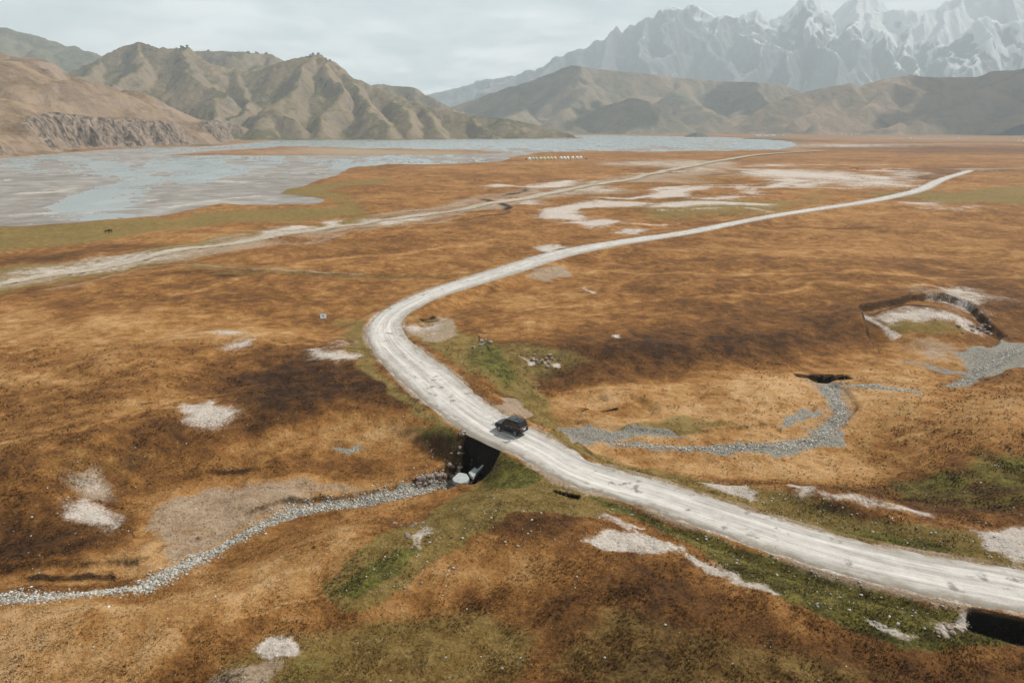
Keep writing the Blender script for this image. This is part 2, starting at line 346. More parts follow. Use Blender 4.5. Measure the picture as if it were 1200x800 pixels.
# white clay
W_ = [
 [(75, 588), (95, 582), (106, 590), (120, 597), (138, 606), (134, 620), (108, 614), (88, 610), (78, 602)],
 [(96, 562), (118, 560), (126, 572), (106, 574)],
 [(298, 762), (312, 752), (340, 750), (349, 757), (346, 768), (318, 771)],
 [(686, 634), (715, 622), (745, 622), (770, 634), (798, 640), (770, 650), (735, 646), (700, 643)],
 [(1132, 618), (1180, 620), (1260, 622), (1260, 655), (1190, 658), (1160, 645)],
 [(220, 474), (246, 472), (275, 484), (268, 500), (242, 496), (226, 488)],
 [(262, 404), (288, 403), (288, 408), (264, 409)], [(258, 388), (272, 388), (271, 391), (258, 391)],
 [(370, 410), (398, 410), (418, 414), (404, 420), (372, 417)], [(394, 400), (412, 399), (410, 404), (396, 404)],
 [(1094, 347), (1110, 346), (1112, 349), (1098, 350)], [(1130, 345), (1146, 345), (1150, 353), (1140, 356), (1132, 352)],
 [(820, 563), (850, 566), (884, 576), (880, 582), (840, 574)], [(925, 566), (960, 578), (940, 580)],
 [(960, 576), (1000, 580), (1050, 590), (1095, 602), (1090, 605), (1040, 596), (970, 582)],
 [(804, 647), (840, 665), (880, 684), (910, 695), (900, 694), (860, 682), (812, 660)],
 [(1100, 738), (1130, 724), (1144, 730), (1150, 742), (1110, 745)],
 [(470, 385), (500, 380), (495, 390)],
 # salt crusts out on the plain
 [(730, 225), (770, 222), (800, 219), (815, 217), (840, 216), (830, 220), (780, 228), (740, 230)],
 [(628, 251), (660, 242), (700, 236), (735, 238), (700, 248), (660, 258), (640, 256)],
 [(650, 261), (680, 256), (720, 261), (700, 264), (665, 264)], [(730, 270), (768, 270), (765, 273), (735, 272.5)],
 [(735, 238), (800, 235), (870, 240), (868, 243), (800, 242), (745, 243)],
 [(790, 231), (850, 226), (862, 229), (830, 232)], [(860, 219), (900, 213), (925, 217), (890, 222)],
 [(858, 202), (880, 199), (930, 202), (985, 207), (1000, 212), (960, 213), (900, 208)],
 [(900, 208), (930, 213), (955, 222), (940, 223), (905, 214)], [(975, 209), (1030, 207), (1026, 212), (985, 212)],
 [(945, 211), (990, 214), (1025, 221), (1000, 221), (955, 217)], [(1030, 208), (1060, 203), (1060, 208), (1035, 209.5)],
 [(940, 193), (975, 192), (965, 195), (945, 195)], [(600, 220), (640, 213), (700, 211), (690, 214), (620, 223)],
 [(1178, 193.5), (1230, 192), (1230, 194.5), (1180, 195)], [(1070, 236), (1100, 234), (1095, 237.5)],
 [(620, 292), (660, 284), (668, 290), (640, 297)], [(560, 219), (585, 216), (600, 218), (575, 220.5)],
 [(365, 264), (392, 262), (396, 266), (370, 268)], [(40, 318), (130, 306), (190, 298), (150, 310), (60, 322)],
 [(980, 170.5), (1010, 169.5), (1008, 171.5), (982, 172)], [(300, 270), (360, 268), (330, 276)],
 [(430, 259), (470, 254), (480, 257), (440, 262)],
]
for w in W_:
    nr = w[0][1] > 300
    poly('W', w, 10 if nr else 3.2, 1.08); poly('P', w, 16 if nr else 5, .95)
for q_ in ([(600, 236), (650, 228), (700, 221), (740, 214)], [(560, 240), (600, 238), (640, 233)], [(760, 247), (820, 245), (880, 249)], [(690, 266), (740, 264), (800, 262)], [(850, 208), (900, 203), (960, 201)], [(880, 226), (930, 222), (980, 221)], [(760, 203), (820, 196), (870, 189)], [(640, 246), (700, 244), (730, 241)], [(1010, 203), (1050, 200)], [(1090, 242), (1160, 240)]):
    line('W', q_, .8, 2.2, .85)
for q_ in ([(0, 326), (100, 306), (200, 290), (300, 274)], [(100, 318), (200, 304), (280, 290)], [(330, 283), (420, 270), (520, 256)], [(60, 340), (160, 318)]):
    line('P', q_, 1.0, 2.5, .9)
line('P', [(1130, 200), (1160, 196.5), (1200, 193), (1300, 187)], .7, 1.2, 1.0)
for q_ in ([(0, 420), (120, 402), (260, 396), (360, 402)], [(620, 360), (760, 352), (900, 340), (1100, 338)], [(0, 520), (90, 505), (200, 470), (300, 452)], [(700, 320), (860, 322), (1000, 318), (1200, 325)], [(640, 455), (760, 462), (860, 452)], [(250, 735), (360, 700), (470, 690), (560, 660)], [(0, 760), (120, 740), (260, 730)], [(560, 280), (420, 300), (200, 345)], [(1030, 520), (1110, 500), (1200, 492)]):
    line('L', q_, .5, 1.6, 1.0)
line('W', [(700, 232), (760, 224), (800, 217)], .8, 1, 1)
line('W', [(1018, 368), (1035, 378), (1053, 398)], 1.5, 2, .95)
poly('W', [(1010, 364), (1040, 362.5), (1068, 358), (1108, 360), (1150, 376), (1172, 392), (1140, 392), (1100, 376), (1050, 378)], 5, .8)
for p in [(616, 420), (640, 424), (655, 428), (728, 395), (690, 340)]:
    poly('W', [(p[0] - 6, p[1] - 3), (p[0] + 4, p[1] - 3), (p[0] + 6, p[1] + 2), (p[0] - 4, p[1] + 4)], 2, .85)
for q_ in ([(-40, 254), (40, 246), (90, 236), (120, 230), (160, 226)], [(90, 247), (120, 240), (160, 236)], [(20, 226), (80, 222), (110, 219)], [(-20, 262), (30, 256)], [(180, 240), (260, 232), (300, 229)], [(200, 212), (260, 214)]):
    line('W', q_, .9, 1.6, .85)
poly('P', [(-40, 350), (-40, 315), (60, 308), (150, 300), (300, 272), (330, 280), (200, 306), (80, 330)], 4, .45)
poly('W', [(472, 640), (500, 612), (512, 616), (490, 645)], 5, .62)
poly('W', [(700, 598), (760, 620), (740, 625), (700, 610)], 6, .6)
poly('W', [(1010, 680 + 40), (1060, 740), (1100, 750), (1060, 752), (1020, 735)], 4, .6)
# river gravel
line('R', [(-120, 701), (0, 700), (60, 699), (100, 697)], 5, 4, 1.1)
line('R', [(95, 697), (130, 694), (170, 690)], 2.5, 4, 1.05)
line('R', [(168, 689), (210, 665), (250, 645), (300, 617), (345, 598), (380, 592), (420, 588), (480, 576), (530, 566)], 6, 5, 1.15)
line('R', [(720, 519), (820, 525), (900, 523), (960, 514), (984, 492), (986, 478), (974, 460), (966, 452)], 3.2, 4, 1.1)
line('R', [(975, 451), (1000, 452), (1080, 459)], 2.2, 2, 1.1)
line('P', [(0, 701), (100, 698), (168, 690), (210, 665), (250, 645), (300, 617), (345, 598), (380, 592), (420, 588), (480, 576), (530, 566)], 9, 9, .8)
line('P', [(720, 519), (820, 525), (900, 523), (960, 514), (984, 492), (986, 478), (974, 460), (966, 452)], 8, 8, .85)
poly('R', [(656, 500), (720, 498), (780, 503), (800, 508), (740, 512), (690, 516), (668, 520)], 3, 1.1)
poly('R', [(1110, 448), (1130, 438), (1120, 425), (1130, 412), (1180, 404), (1260, 396), (1260, 430), (1180, 432), (1140, 445), (1118, 455)], 3, 1.1)
poly('R', [(918, 500), (940, 482), (958, 475), (962, 485), (940, 498)], 3, 1.0)
poly('R', [(800, 526), (900, 526), (980, 510), (1000, 505), (985, 520), (920, 532), (840, 534)], 3, 1.0)
line('R', [(1060, 420), (1090, 430), (1125, 437)], 1.4, 2, .9)
poly('R', [(380, 525), (420, 520), (430, 526), (390, 532)], 3, .8)
# dark soil along undercut banks; shade painted beside the culvert pit
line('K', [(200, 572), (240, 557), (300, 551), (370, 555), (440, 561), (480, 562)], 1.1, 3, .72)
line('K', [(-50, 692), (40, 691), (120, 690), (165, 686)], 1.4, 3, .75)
poly('K', [(520, 556), (532, 540), (548, 532), (549, 552)], 6, .75)  # shade of the pit's left wall painted over its soil
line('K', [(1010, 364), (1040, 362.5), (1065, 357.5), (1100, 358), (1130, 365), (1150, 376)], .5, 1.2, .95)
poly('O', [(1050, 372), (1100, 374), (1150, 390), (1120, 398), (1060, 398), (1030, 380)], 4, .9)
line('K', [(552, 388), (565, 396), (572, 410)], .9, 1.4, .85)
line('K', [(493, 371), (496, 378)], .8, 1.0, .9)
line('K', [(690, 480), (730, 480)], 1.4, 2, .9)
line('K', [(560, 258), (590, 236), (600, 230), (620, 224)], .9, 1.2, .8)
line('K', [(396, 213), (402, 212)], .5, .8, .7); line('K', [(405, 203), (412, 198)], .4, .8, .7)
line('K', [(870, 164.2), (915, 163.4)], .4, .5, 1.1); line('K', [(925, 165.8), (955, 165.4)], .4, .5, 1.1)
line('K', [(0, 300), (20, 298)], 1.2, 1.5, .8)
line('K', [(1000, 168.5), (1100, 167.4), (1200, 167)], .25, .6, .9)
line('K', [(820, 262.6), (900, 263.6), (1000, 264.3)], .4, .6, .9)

CH = 'DLGPWRKO'
WORLD_SH = None
def cover(X, Y):
    global WORLD_SH
    if WORLD_SH is None:
        WORLD_SH = []
        for ch, kind, pts, soft, s, w in SH:
            WORLD_SH.append((ch, kind, ground_pts(pts), soft, s, w))
    r = np.hypot(X, Y)
    p0 = np.maximum(r * r / (H * F), r / F * 1.1)
    wx = 0; wy = 0
    for i, lam in enumerate((.8, 2.2, 6, 16, 45, 120, 300)):
        q = lam / p0; am = lam * .30 * sstep(2, 5, q) * sstep(40, 12, q)
        wx = wx + am * perlin(X / lam, Y / lam, 500 + i); wy = wy + am * perlin(X / lam, Y / lam, 540 + i)
    X = X + wx; Y = Y + wy
    pxm = np.maximum(r * r / (H * F), r / F * 1.1)              # metres per photo row there
    out = {c: np.zeros(X.shape, np.float32) for c in CH}
    for ch, kind, P, soft, s, w in WORLD_SH:
        rr = np.hypot(P[:, 0], P[:, 1]); pm = float(np.median(np.maximum(rr * rr / (H * F), rr / F)))
        pad = max(soft * 2.2 * pm * 1.6, 3)
        if kind == 'p': d = sd_poly(X, Y, P, pad)
        else:
            d = dist_line(X, Y, P, [w * max(a * a / (H * F), a / F) * .75 for a in rr], pad + w * pm)
        m = d < 1e5
        v = s * (1 - np.clip((d[m] / (soft * pxm[m]) + 1) / 2, 0, 1))
        o = out[ch]; o[m] = np.maximum(o[m], v)
    return out

# ------------------------------------------------------------------ mesh helper
def mesh_np(name, V, Fq, mat, smooth=True, attrs=None, kind=None, parent=None):
    me = bpy.data.meshes.new(name)
    V = np.asarray(V, np.float32); Fq = np.asarray(Fq, np.int32)
    n = Fq.shape[1]
    me.vertices.add(len(V)); me.vertices.foreach_set('co', V.ravel())
    me.loops.add(Fq.size); me.loops.foreach_set('vertex_index', Fq.ravel())
    me.polygons.add(len(Fq)); me.polygons.foreach_set('loop_start', np.arange(0, Fq.size, n, dtype=np.int32))
    me.update(calc_edges=True)
    if smooth: me.polygons.foreach_set('use_smooth', np.ones(len(Fq), bool))
    for k, a in (attrs or {}).items():
        if a.ndim == 1:
            at_ = me.attributes.new(k, 'FLOAT', 'POINT'); at_.data.foreach_set('value', a.astype(np.float32))
        else:
            at_ = me.attributes.new(k, 'FLOAT_VECTOR', 'POINT'); at_.data.foreach_set('vector', a.astype(np.float32).ravel())
    me.materials.append(mat)
    o = bpy.data.objects.new(name, me); C.objects.link(o)
    if kind: o['kind'] = kind
    if parent: o.parent = parent
    return o

def grid_faces(nr, nc):
    i = np.arange(nr - 1)[:, None] * nc + np.arange(nc - 1)[None]
    return np.stack([i, i + 1, i + nc + 1, i + nc], -1).reshape(-1, 4)

# ------------------------------------------------------------------ material helper
class NT:
    def __init__(s, name):
        s.m = bpy.data.materials.new(name); s.m.use_nodes = True
        s.t = s.m.node_tree; s.t.nodes.clear()
        s.out = s.t.nodes.new('ShaderNodeOutputMaterial')
    def n(s, typ, ins=None, **kw):
        nd = s.t.nodes.new(typ)
        for k, v in kw.items(): setattr(nd, k, v)
        for k, v in (ins or {}).items(): s.set(nd.inputs[k], v)
        return nd
    def set(s, sock, v):
        if isinstance(v, bpy.types.NodeSocket): s.t.links.new(v, sock)
        else:
            if isinstance(v, tuple) and len(v) == 3 and sock.type == 'RGBA': v = (*v, 1)
            sock.default_value = v
    def math(s, op, a, b=0.0, c=0.0, clamp=False):
        nd = s.n('ShaderNodeMath', {0: a, 1: b, 2: c}, operation=op, use_clamp=clamp); return nd.outputs[0]
    def noise(s, vec, scale, detail=5, rough=.55, dist=0.0):
        return s.n('ShaderNodeTexNoise', {'Vector': vec, 'Scale': scale, 'Detail': detail, 'Roughness': rough, 'Distortion': dist}).outputs['Fac']
    def mapr(s, v, a, b, c=0.0, d=1.0, smooth=True):
        nd = s.n('ShaderNodeMapRange', {'Value': v, 'From Min': a, 'From Max': b, 'To Min': c, 'To Max': d})
        nd.interpolation_type = 'SMOOTHSTEP' if smooth else 'LINEAR'; return nd.outputs[0]
    def mix(s, f, a, b):
        nd = s.n('ShaderNodeMix', data_type='RGBA'); s.set(nd.inputs[0], f); s.set(nd.inputs[6], a); s.set(nd.inputs[7], b)
        return nd.outputs[2]
    def ramp(s, f, stops):
        nd = s.n('ShaderNodeValToRGB', {0: f}); e = nd.color_ramp.elements
        while len(e) < len(stops): e.new(0.5)
        for el, (p, c) in zip(e, stops): el.position = p; el.color = (*c, 1)
        return nd.outputs[0]
    def attr(s, name):
        return s.n('ShaderNodeAttribute', attribute_name=name)
    def scale(s, vec, sx, sy, sz):
        return s.n('ShaderNodeVectorMath', {0: vec, 1: (sx, sy, sz)}, operation='MULTIPLY').outputs[0]
    def finish(s, col, rough=.9, normal=None, spec=.2, metallic=0.0, **kw):
        b = s.n('ShaderNodeBsdfPrincipled', {'Base Color': col, 'Roughness': rough, 'Specular IOR Level': spec, 'Metallic': metallic})
        for k, v in kw.items(): s.set(b.inputs[k], v)
        if normal is not None: s.set(b.inputs['Normal'], normal)
        s.t.links.new(b.outputs[0], s.out.inputs[0]); return s.m
    def bump(s, h, strength, dist):
        return s.n('ShaderNodeBump', {'Height': h, 'Strength': strength, 'Distance': dist}).outputs[0]

def plain(name, col, rough=.6, spec=.4, metallic=0.0, var=.12, sc=6.0, **kw):
    t = NT(name); tc = t.n('ShaderNodeTexCoord').outputs['Object']
    nz = t.noise(tc, sc, 4)
    c = t.mix(t.mapr(nz, .3, .7), tuple(v * (1 - var) for v in col), tuple(min(1, v * (1 + var)) for v in col))
    return t.finish(c, rough, None, spec, metallic, **kw)

# ------------------------------------------------------------------ ground material
def ground_material(name, tuft=False):
    t = NT(name)
    geo = t.n('ShaderNodeNewGeometry'); pos = geo.outputs['Position']
    A = t.n('ShaderNodeSeparateXYZ', {0: t.attr('cover_a').outputs['Vector']}).outputs
    B = t.n('ShaderNodeSeparateXYZ', {0: t.attr('cover_b').outputs['Vector']}).outputs
    Cc = t.n('ShaderNodeSeparateXYZ', {0: t.attr('cover_c').outputs['Vector']}).outputs
    n0 = t.noise(pos, .009, 4, .6)
    n1 = t.noise(pos, .055, 6, .62, .4)
    n2 = t.noise(pos, .45, 7, .68, .3)
    n3 = t.noise(pos, 3.2, 6, .72)
    n4 = t.noise(pos, 1.3, 4, .6)
    e = t.math('ADD', t.math('MULTIPLY', n1, .58), t.math('ADD', t.math('MULTIPLY', n2, .4), t.math('MULTIPLY', n3, .30)))
    e = t.math('SUBTRACT', e, .64)                      # edge breaker, about -0.3 .. 0.3
    # tone of the dry grass
    tone = t.math('ADD', .535, t.math('MULTIPLY', t.math('SUBTRACT', n0, .5), .7))
    tone = t.math('ADD', tone, t.math('MULTIPLY', t.math('SUBTRACT', n1, .5), .75))
    tone = t.math('ADD', tone, t.math('MULTIPLY', t.math('SUBTRACT', n2, .5), 1.05))
    tone = t.math('ADD', tone, t.math('MULTIPLY', t.math('SUBTRACT', n3, .5), .75))
    n5 = t.noise(pos, .15, 5, .6, .5)
    tone = t.math('ADD', tone, t.math('MULTIPLY', t.math('SUBTRACT', n5, .5), .7))
    tone = t.math('ADD', tone, t.math('MULTIPLY', A[1], .38))
    tone = t.math('SUBTRACT', tone, t.math('MULTIPLY', A[0], .39))
    if tuft: tone = t.math('ADD', tone, t.attr('tuft').outputs['Fac'])
    col = t.ramp(tone, [(0.0, (.036, .017, .008)), (.2, (.080, .036, .012)), (.42, (.150, .066, .019)), (.58, (.235, .108, .031)), (.78, (.335, .18, .066)), (1, (.44, .27, .13))])
    # olive and green
    gv = t.math('ADD', t.math('MULTIPLY', n2, .6), t.math('MULTIPLY', n3, .5))
    olive = t.ramp(gv, [(.3, (.055, .040, .012)), (.5, (.14, .100, .027)), (.7, (.24, .175, .065))])
    green = t.ramp(gv, [(.35, (.014, .015, .005)), (.5, (.054, .053, .013)), (.66, (.150, .138, .028))])
    mo = t.mapr(t.math('ADD', Cc[1], e), .30, .72, 0, .85)
    col = t.mix(mo, col, olive)
    mg = t.mapr(t.math('ADD', A[2], t.math('ADD', t.math('MULTIPLY', e, 1.3), t.math('MULTIPLY', t.math('SUBTRACT', n1, .5), .5))), .38, .78, 0, .88)
    col = t.mix(mg, col, green)
    # bare soils
    soil = t.ramp(t.math('ADD', t.math('MULTIPLY', n3, .6), t.math('MULTIPLY', n2, .4)), [(.3, (.16, .115, .075)), (.5, (.29, .215, .15)), (.7, (.40, .32, .245))])
    col = t.mix(t.mapr(t.math('ADD', B[0], e), .30, .70, 0, .9), col, soil)
    # steep broken banks show bare earth
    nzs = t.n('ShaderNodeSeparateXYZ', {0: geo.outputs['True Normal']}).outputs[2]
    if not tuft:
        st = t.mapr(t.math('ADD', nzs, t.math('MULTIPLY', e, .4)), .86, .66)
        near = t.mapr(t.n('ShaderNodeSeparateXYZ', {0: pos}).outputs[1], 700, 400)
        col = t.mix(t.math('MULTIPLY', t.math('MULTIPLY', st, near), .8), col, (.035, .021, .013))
    # silt flats of the lake
    mud = t.ramp(t.math('ADD', t.math('MULTIPLY', n0, .4), t.math('MULTIPLY', n1, .6)), [(.38, (.17, .15, .135)), (.5, (.23, .21, .19)), (.6, (.31, .29, .27))])
    col = t.mix(t.mapr(t.math('ADD', Cc[2], t.math('MULTIPLY', e, .3)), .42, .58), col, mud)
    vor = t.n('ShaderNodeTexVoronoi', {'Vector': pos, 'Scale': 5.5, 'Randomness': 1.0})
    vc = t.n('ShaderNodeSeparateColor', {0: vor.outputs['Color']}).outputs[0]
    gravel = t.ramp(vc, [(0, (.17, .15, .12)), (.4, (.27, .245, .205)), (.8, (.38, .35, .30)), (1, (.50, .47, .41))])
    gravel = t.mix(t.mapr(vor.outputs['Distance'], .35, .7), gravel, (.16, .145, .12))
    gravel = t.mix(t.mapr(n4, .45, .6), gravel, (.26, .24, .205))
    col = t.mix(t.mapr(t.math('ADD', B[2], e), .40, .56), col, gravel)
    white = t.ramp(t.math('ADD', t.math('MULTIPLY', n3, .7), t.math('MULTIPLY', n2, .3)), [(.36, (.27, .22, .175)), (.48, (.40, .345, .30)), (.62, (.55, .495, .445))])
    col = t.mix(t.mapr(t.math('ADD', B[1], t.math('MULTIPLY', e, 1.7)), .36, .74), col, white)
    chips = t.math('ADD', t.noise(pos, 1.6, 5, .7), t.math('MULTIPLY', t.math('ADD', B[0], t.math('SUBTRACT', n1, .5)), .09))
    col = t.mix(t.mapr(chips, .715, .745, 0, .8), col, white)
    col = t.mix(t.mapr(t.math('ADD', Cc[0], t.math('MULTIPLY', e, 1.5)), .42, .68), col, (.014, .011, .008))  # dark soil, and the shade painted into the pits
    hgt = t.math('ADD', t.math('MULTIPLY', n3, .6), t.math('MULTIPLY', vor.outputs['Distance'], t.math('MULTIPLY', B[2], -.5)))
    hgt = t.math('ADD', hgt, t.math('MULTIPLY', n2, 1.6))
    nm = t.bump(hgt, 1.0, .45)
    return t.finish(col, .95, t.n('ShaderNodeCombineXYZ', {0: .12, 1: .05, 2: 1.0}).outputs[0] if tuft else nm, .12)

G_MAT = ground_material('dry_steppe_ground')
T_MAT = ground_material('grass_blades', True)

# ------------------------------------------------------------------ ground sheet
NC = 1460
core = np.linspace(-1.06, 1.06, NC)
side = np.array([1.1, 1.16, 1.25, 1.4, 1.7, 2.2, 3, 4.5, 7, 12, 25, 60])
cols = np.concatenate([-side[::-1], core, side])
pys = np.concatenate([np.arange(845, 170, -.8), np.arange(170, 152.6, -.35)])
rowY = np.array([at(600, p)[1] for p in pys])
rowY = rowY[rowY < 18000]
rowY = np.concatenate([[-1500, -400, -120, -40, -10, 5, 15, 22, 28, 32], rowY, [18500]])
GX = cols[None, :] * np.maximum(rowY, 36)[:, None]
GX = np.clip(GX, -16500, 16500)
GY = np.repeat(rowY[:, None], len(cols), 1)
gx, gy = GX.ravel(), GY.ravel()
want = {}
gz = height(gx, gy, want)
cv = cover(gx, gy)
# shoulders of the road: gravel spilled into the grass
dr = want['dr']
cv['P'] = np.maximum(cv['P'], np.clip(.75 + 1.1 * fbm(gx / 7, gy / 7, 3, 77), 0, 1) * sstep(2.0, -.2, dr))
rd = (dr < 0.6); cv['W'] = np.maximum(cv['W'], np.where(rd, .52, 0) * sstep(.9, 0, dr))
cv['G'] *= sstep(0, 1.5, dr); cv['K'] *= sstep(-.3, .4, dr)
pk = sstep(.05, .3, want['pit']); cv['K'] = np.maximum(cv['K'], 1.2 * pk)  # pits painted near-black with depth, standing in for their shade; also the dark pool
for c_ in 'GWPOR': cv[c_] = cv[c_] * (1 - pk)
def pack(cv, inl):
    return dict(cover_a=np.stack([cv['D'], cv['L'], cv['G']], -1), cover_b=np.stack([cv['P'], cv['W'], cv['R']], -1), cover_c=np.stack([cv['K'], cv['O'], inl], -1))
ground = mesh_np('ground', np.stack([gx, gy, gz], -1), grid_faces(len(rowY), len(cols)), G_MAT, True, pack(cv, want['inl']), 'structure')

# ------------------------------------------------------------------ lake water
t = NT('lake_water')
pos = t.n('ShaderNodeNewGeometry').outputs['Position']
w1 = t.noise(t.scale(pos, .05, .02, 1), 1.0, 5, .6)
w2 = t.noise(pos, .6, 4, .6)
wc = t.ramp(w1, [(.35, (.17, .20, .205)), (.55, (.215, .24, .24)), (.7, (.27, .28, .27))])
t.finish(wc, t.mapr(w1, .35, .65, .25, .4), t.bump(w2, .25, .12), .5)
LW = t.m
LP = np.array(LAKE)
x0, x1, y0, y1 = LP[:, 0].min() - 60, LP[:, 0].max() + 60, LP[:, 1].min() - 40, LP[:, 1].max() + 60
lx = np.linspace(x0, x1, 260); ly = np.geomspace(y0, y1, 200)
LX, LY = np.meshgrid(lx, ly); m = sd_poly(LX.ravel(), LY.ravel(), LAKE, 400).reshape(LX.shape) < 45
fq = grid_faces(200, 260); keep = m.ravel()[fq].any(1)
lake = mesh_np('lake_water', np.stack([LX.ravel(), LY.ravel(), np.full(LX.size, WATER_Z)], -1), fq[keep], LW, True, None, 'structure')

# ------------------------------------------------------------------ road ribbon
def ribbon(name, P, Wd, mat, zf, nacross=27, kind='structure', under=.35, rut=.05, wob=.85):
    P = np.array(P); seg = np.r_[0, np.cumsum(np.linalg.norm(np.diff(P, axis=0), axis=1))]
    n = int(seg[-1] / .8); s = np.linspace(0, seg[-1], n)
    if n > 1600: s = seg[-1] * np.linspace(0, 1, 1600) ** 1.6
    cx, cy = np.interp(s, seg, P[:, 0]), np.interp(s, seg, P[:, 1]); w = np.interp(s, seg, Wd)
    tx, ty = np.gradient(cx), np.gradient(cy); L = np.hypot(tx, ty); nx, ny = ty / L, -tx / L
    u = np.linspace(-1, 1, nacross); uu = np.sign(u) * np.abs(u) ** .8 * 1.12
    X = cx[:, None] + nx[:, None] * uu * w[:, None]; Y = cy[:, None] + ny[:, None] * uu * w[:, None]
    ew = wob * fbm(X / 2.5, Y / 2.5, 3, 90)
    v = (np.abs(uu)[None] * w[:, None] + ew) / w[:, None]
    r = np.hypot(X, Y)
    Z = zf(X, Y) - under * sstep(.86, 1.12, v)
    Z = Z - rut * (np.exp(-((np.abs(uu)[None] * w[:, None] - 1.1) / .35) ** 2)) + .025 * fbm(X / 1.2, Y / 1.2, 3, 92)
    uv = np.stack([np.repeat(s[:, None], nacross, 1), np.abs(1) * uu[None] * w[:, None], v], -1).reshape(-1, 3)
    return mesh_np(name, np.stack([X.ravel(), Y.ravel(), Z.ravel()], -1), grid_faces(len(s), nacross), mat, True, {'lane': uv}, kind)

def road_material(name, pale, dirt, edge):
    t = NT(name)
    la = t.attr('lane').outputs['Vector']; pos = t.n('ShaderNodeNewGeometry').outputs['Position']
    streak = t.noise(t.scale(la, .09, 1.7, 0), 1.0, 7, .72, .9)
    streak2 = t.noise(t.scale(la, .02, .8, 0), 1.0, 4, .6)
    n2 = t.noise(pos, .7, 6, .7); n3 = t.noise(pos, 7, 5, .75); n1 = t.noise(pos, .12, 5, .6)
    f = t.math('ADD', t.math('MULTIPLY', streak, .9), t.math('ADD', t.math('MULTIPLY', n2, .35), t.math('ADD', t.math('MULTIPLY', n3, .35), t.math('MULTIPLY', streak2, .5))))
    f = t.math('ADD', f, t.math('MULTIPLY', n1, .3))
    v = t.n('ShaderNodeSeparateXYZ', {0: la}).outputs
    # worn pale wheel paths
    lat = t.math('ABSOLUTE', t.math('ADD', v[1], t.math('MULTIPLY', t.math('SUBTRACT', streak2, .5), .8)))
    wp = t.math('SUBTRACT', 1, t.math('MULTIPLY', t.math('ABSOLUTE', t.math('SUBTRACT', lat, 1.25)), 1.3), clamp=True)
    f = t.math('ADD', f, t.math('MULTIPLY', wp, .10))
    c = t.ramp(t.math('MULTIPLY', f, .42), [(.39, dirt), (.46, tuple((a + b) / 2 for a, b in zip(dirt, pale))), (.52, pale), (.60, tuple(min(.75, a * 1.35) for a in pale))])
    pot = t.mapr(t.math('ADD', t.noise(pos, .5, 4, .6), t.math('MULTIPLY', t.math('SUBTRACT', n1, .5), .5)), .60, .70)
    c = t.mix(t.math('MULTIPLY', pot, .75), c, tuple(a * .6 for a in dirt))
    c = t.mix(t.mapr(t.math('ADD', v[2], t.math('MULTIPLY', t.math('SUBTRACT', n2, .5), 1.1)), .62, 1.02), c, edge)
    hgt = t.math('ADD', t.math('MULTIPLY', n3, .35), t.math('ADD', n2, streak))
    return t.finish(c, .92, t.bump(hgt, .6, .12), .15)

ROAD_M = road_material('pale_gravel_road', (.40, .375, .35), (.20, .18, .158), (.24, .21, .17))
TRACK_M = road_material('dirt_track', (.32, .28, .225), (.19, .15, .10), (.21, .16, .10))
def rzf(X, Y): return road_z(X, Y) + .05 - 0.0004 * np.clip(np.hypot(X, Y) - 60, 0, 900)
road = ribbon('road', RC, RW, ROAD_M, rzf)
def tzf(X, Y): return height(X.ravel(), Y.ravel()).reshape(X.shape) + .04 + .0009 * np.hypot(X, Y)
track = ribbon('dirt_track', T1, T1W, TRACK_M, tzf, 13, 'structure', .3, .02, 2.2)

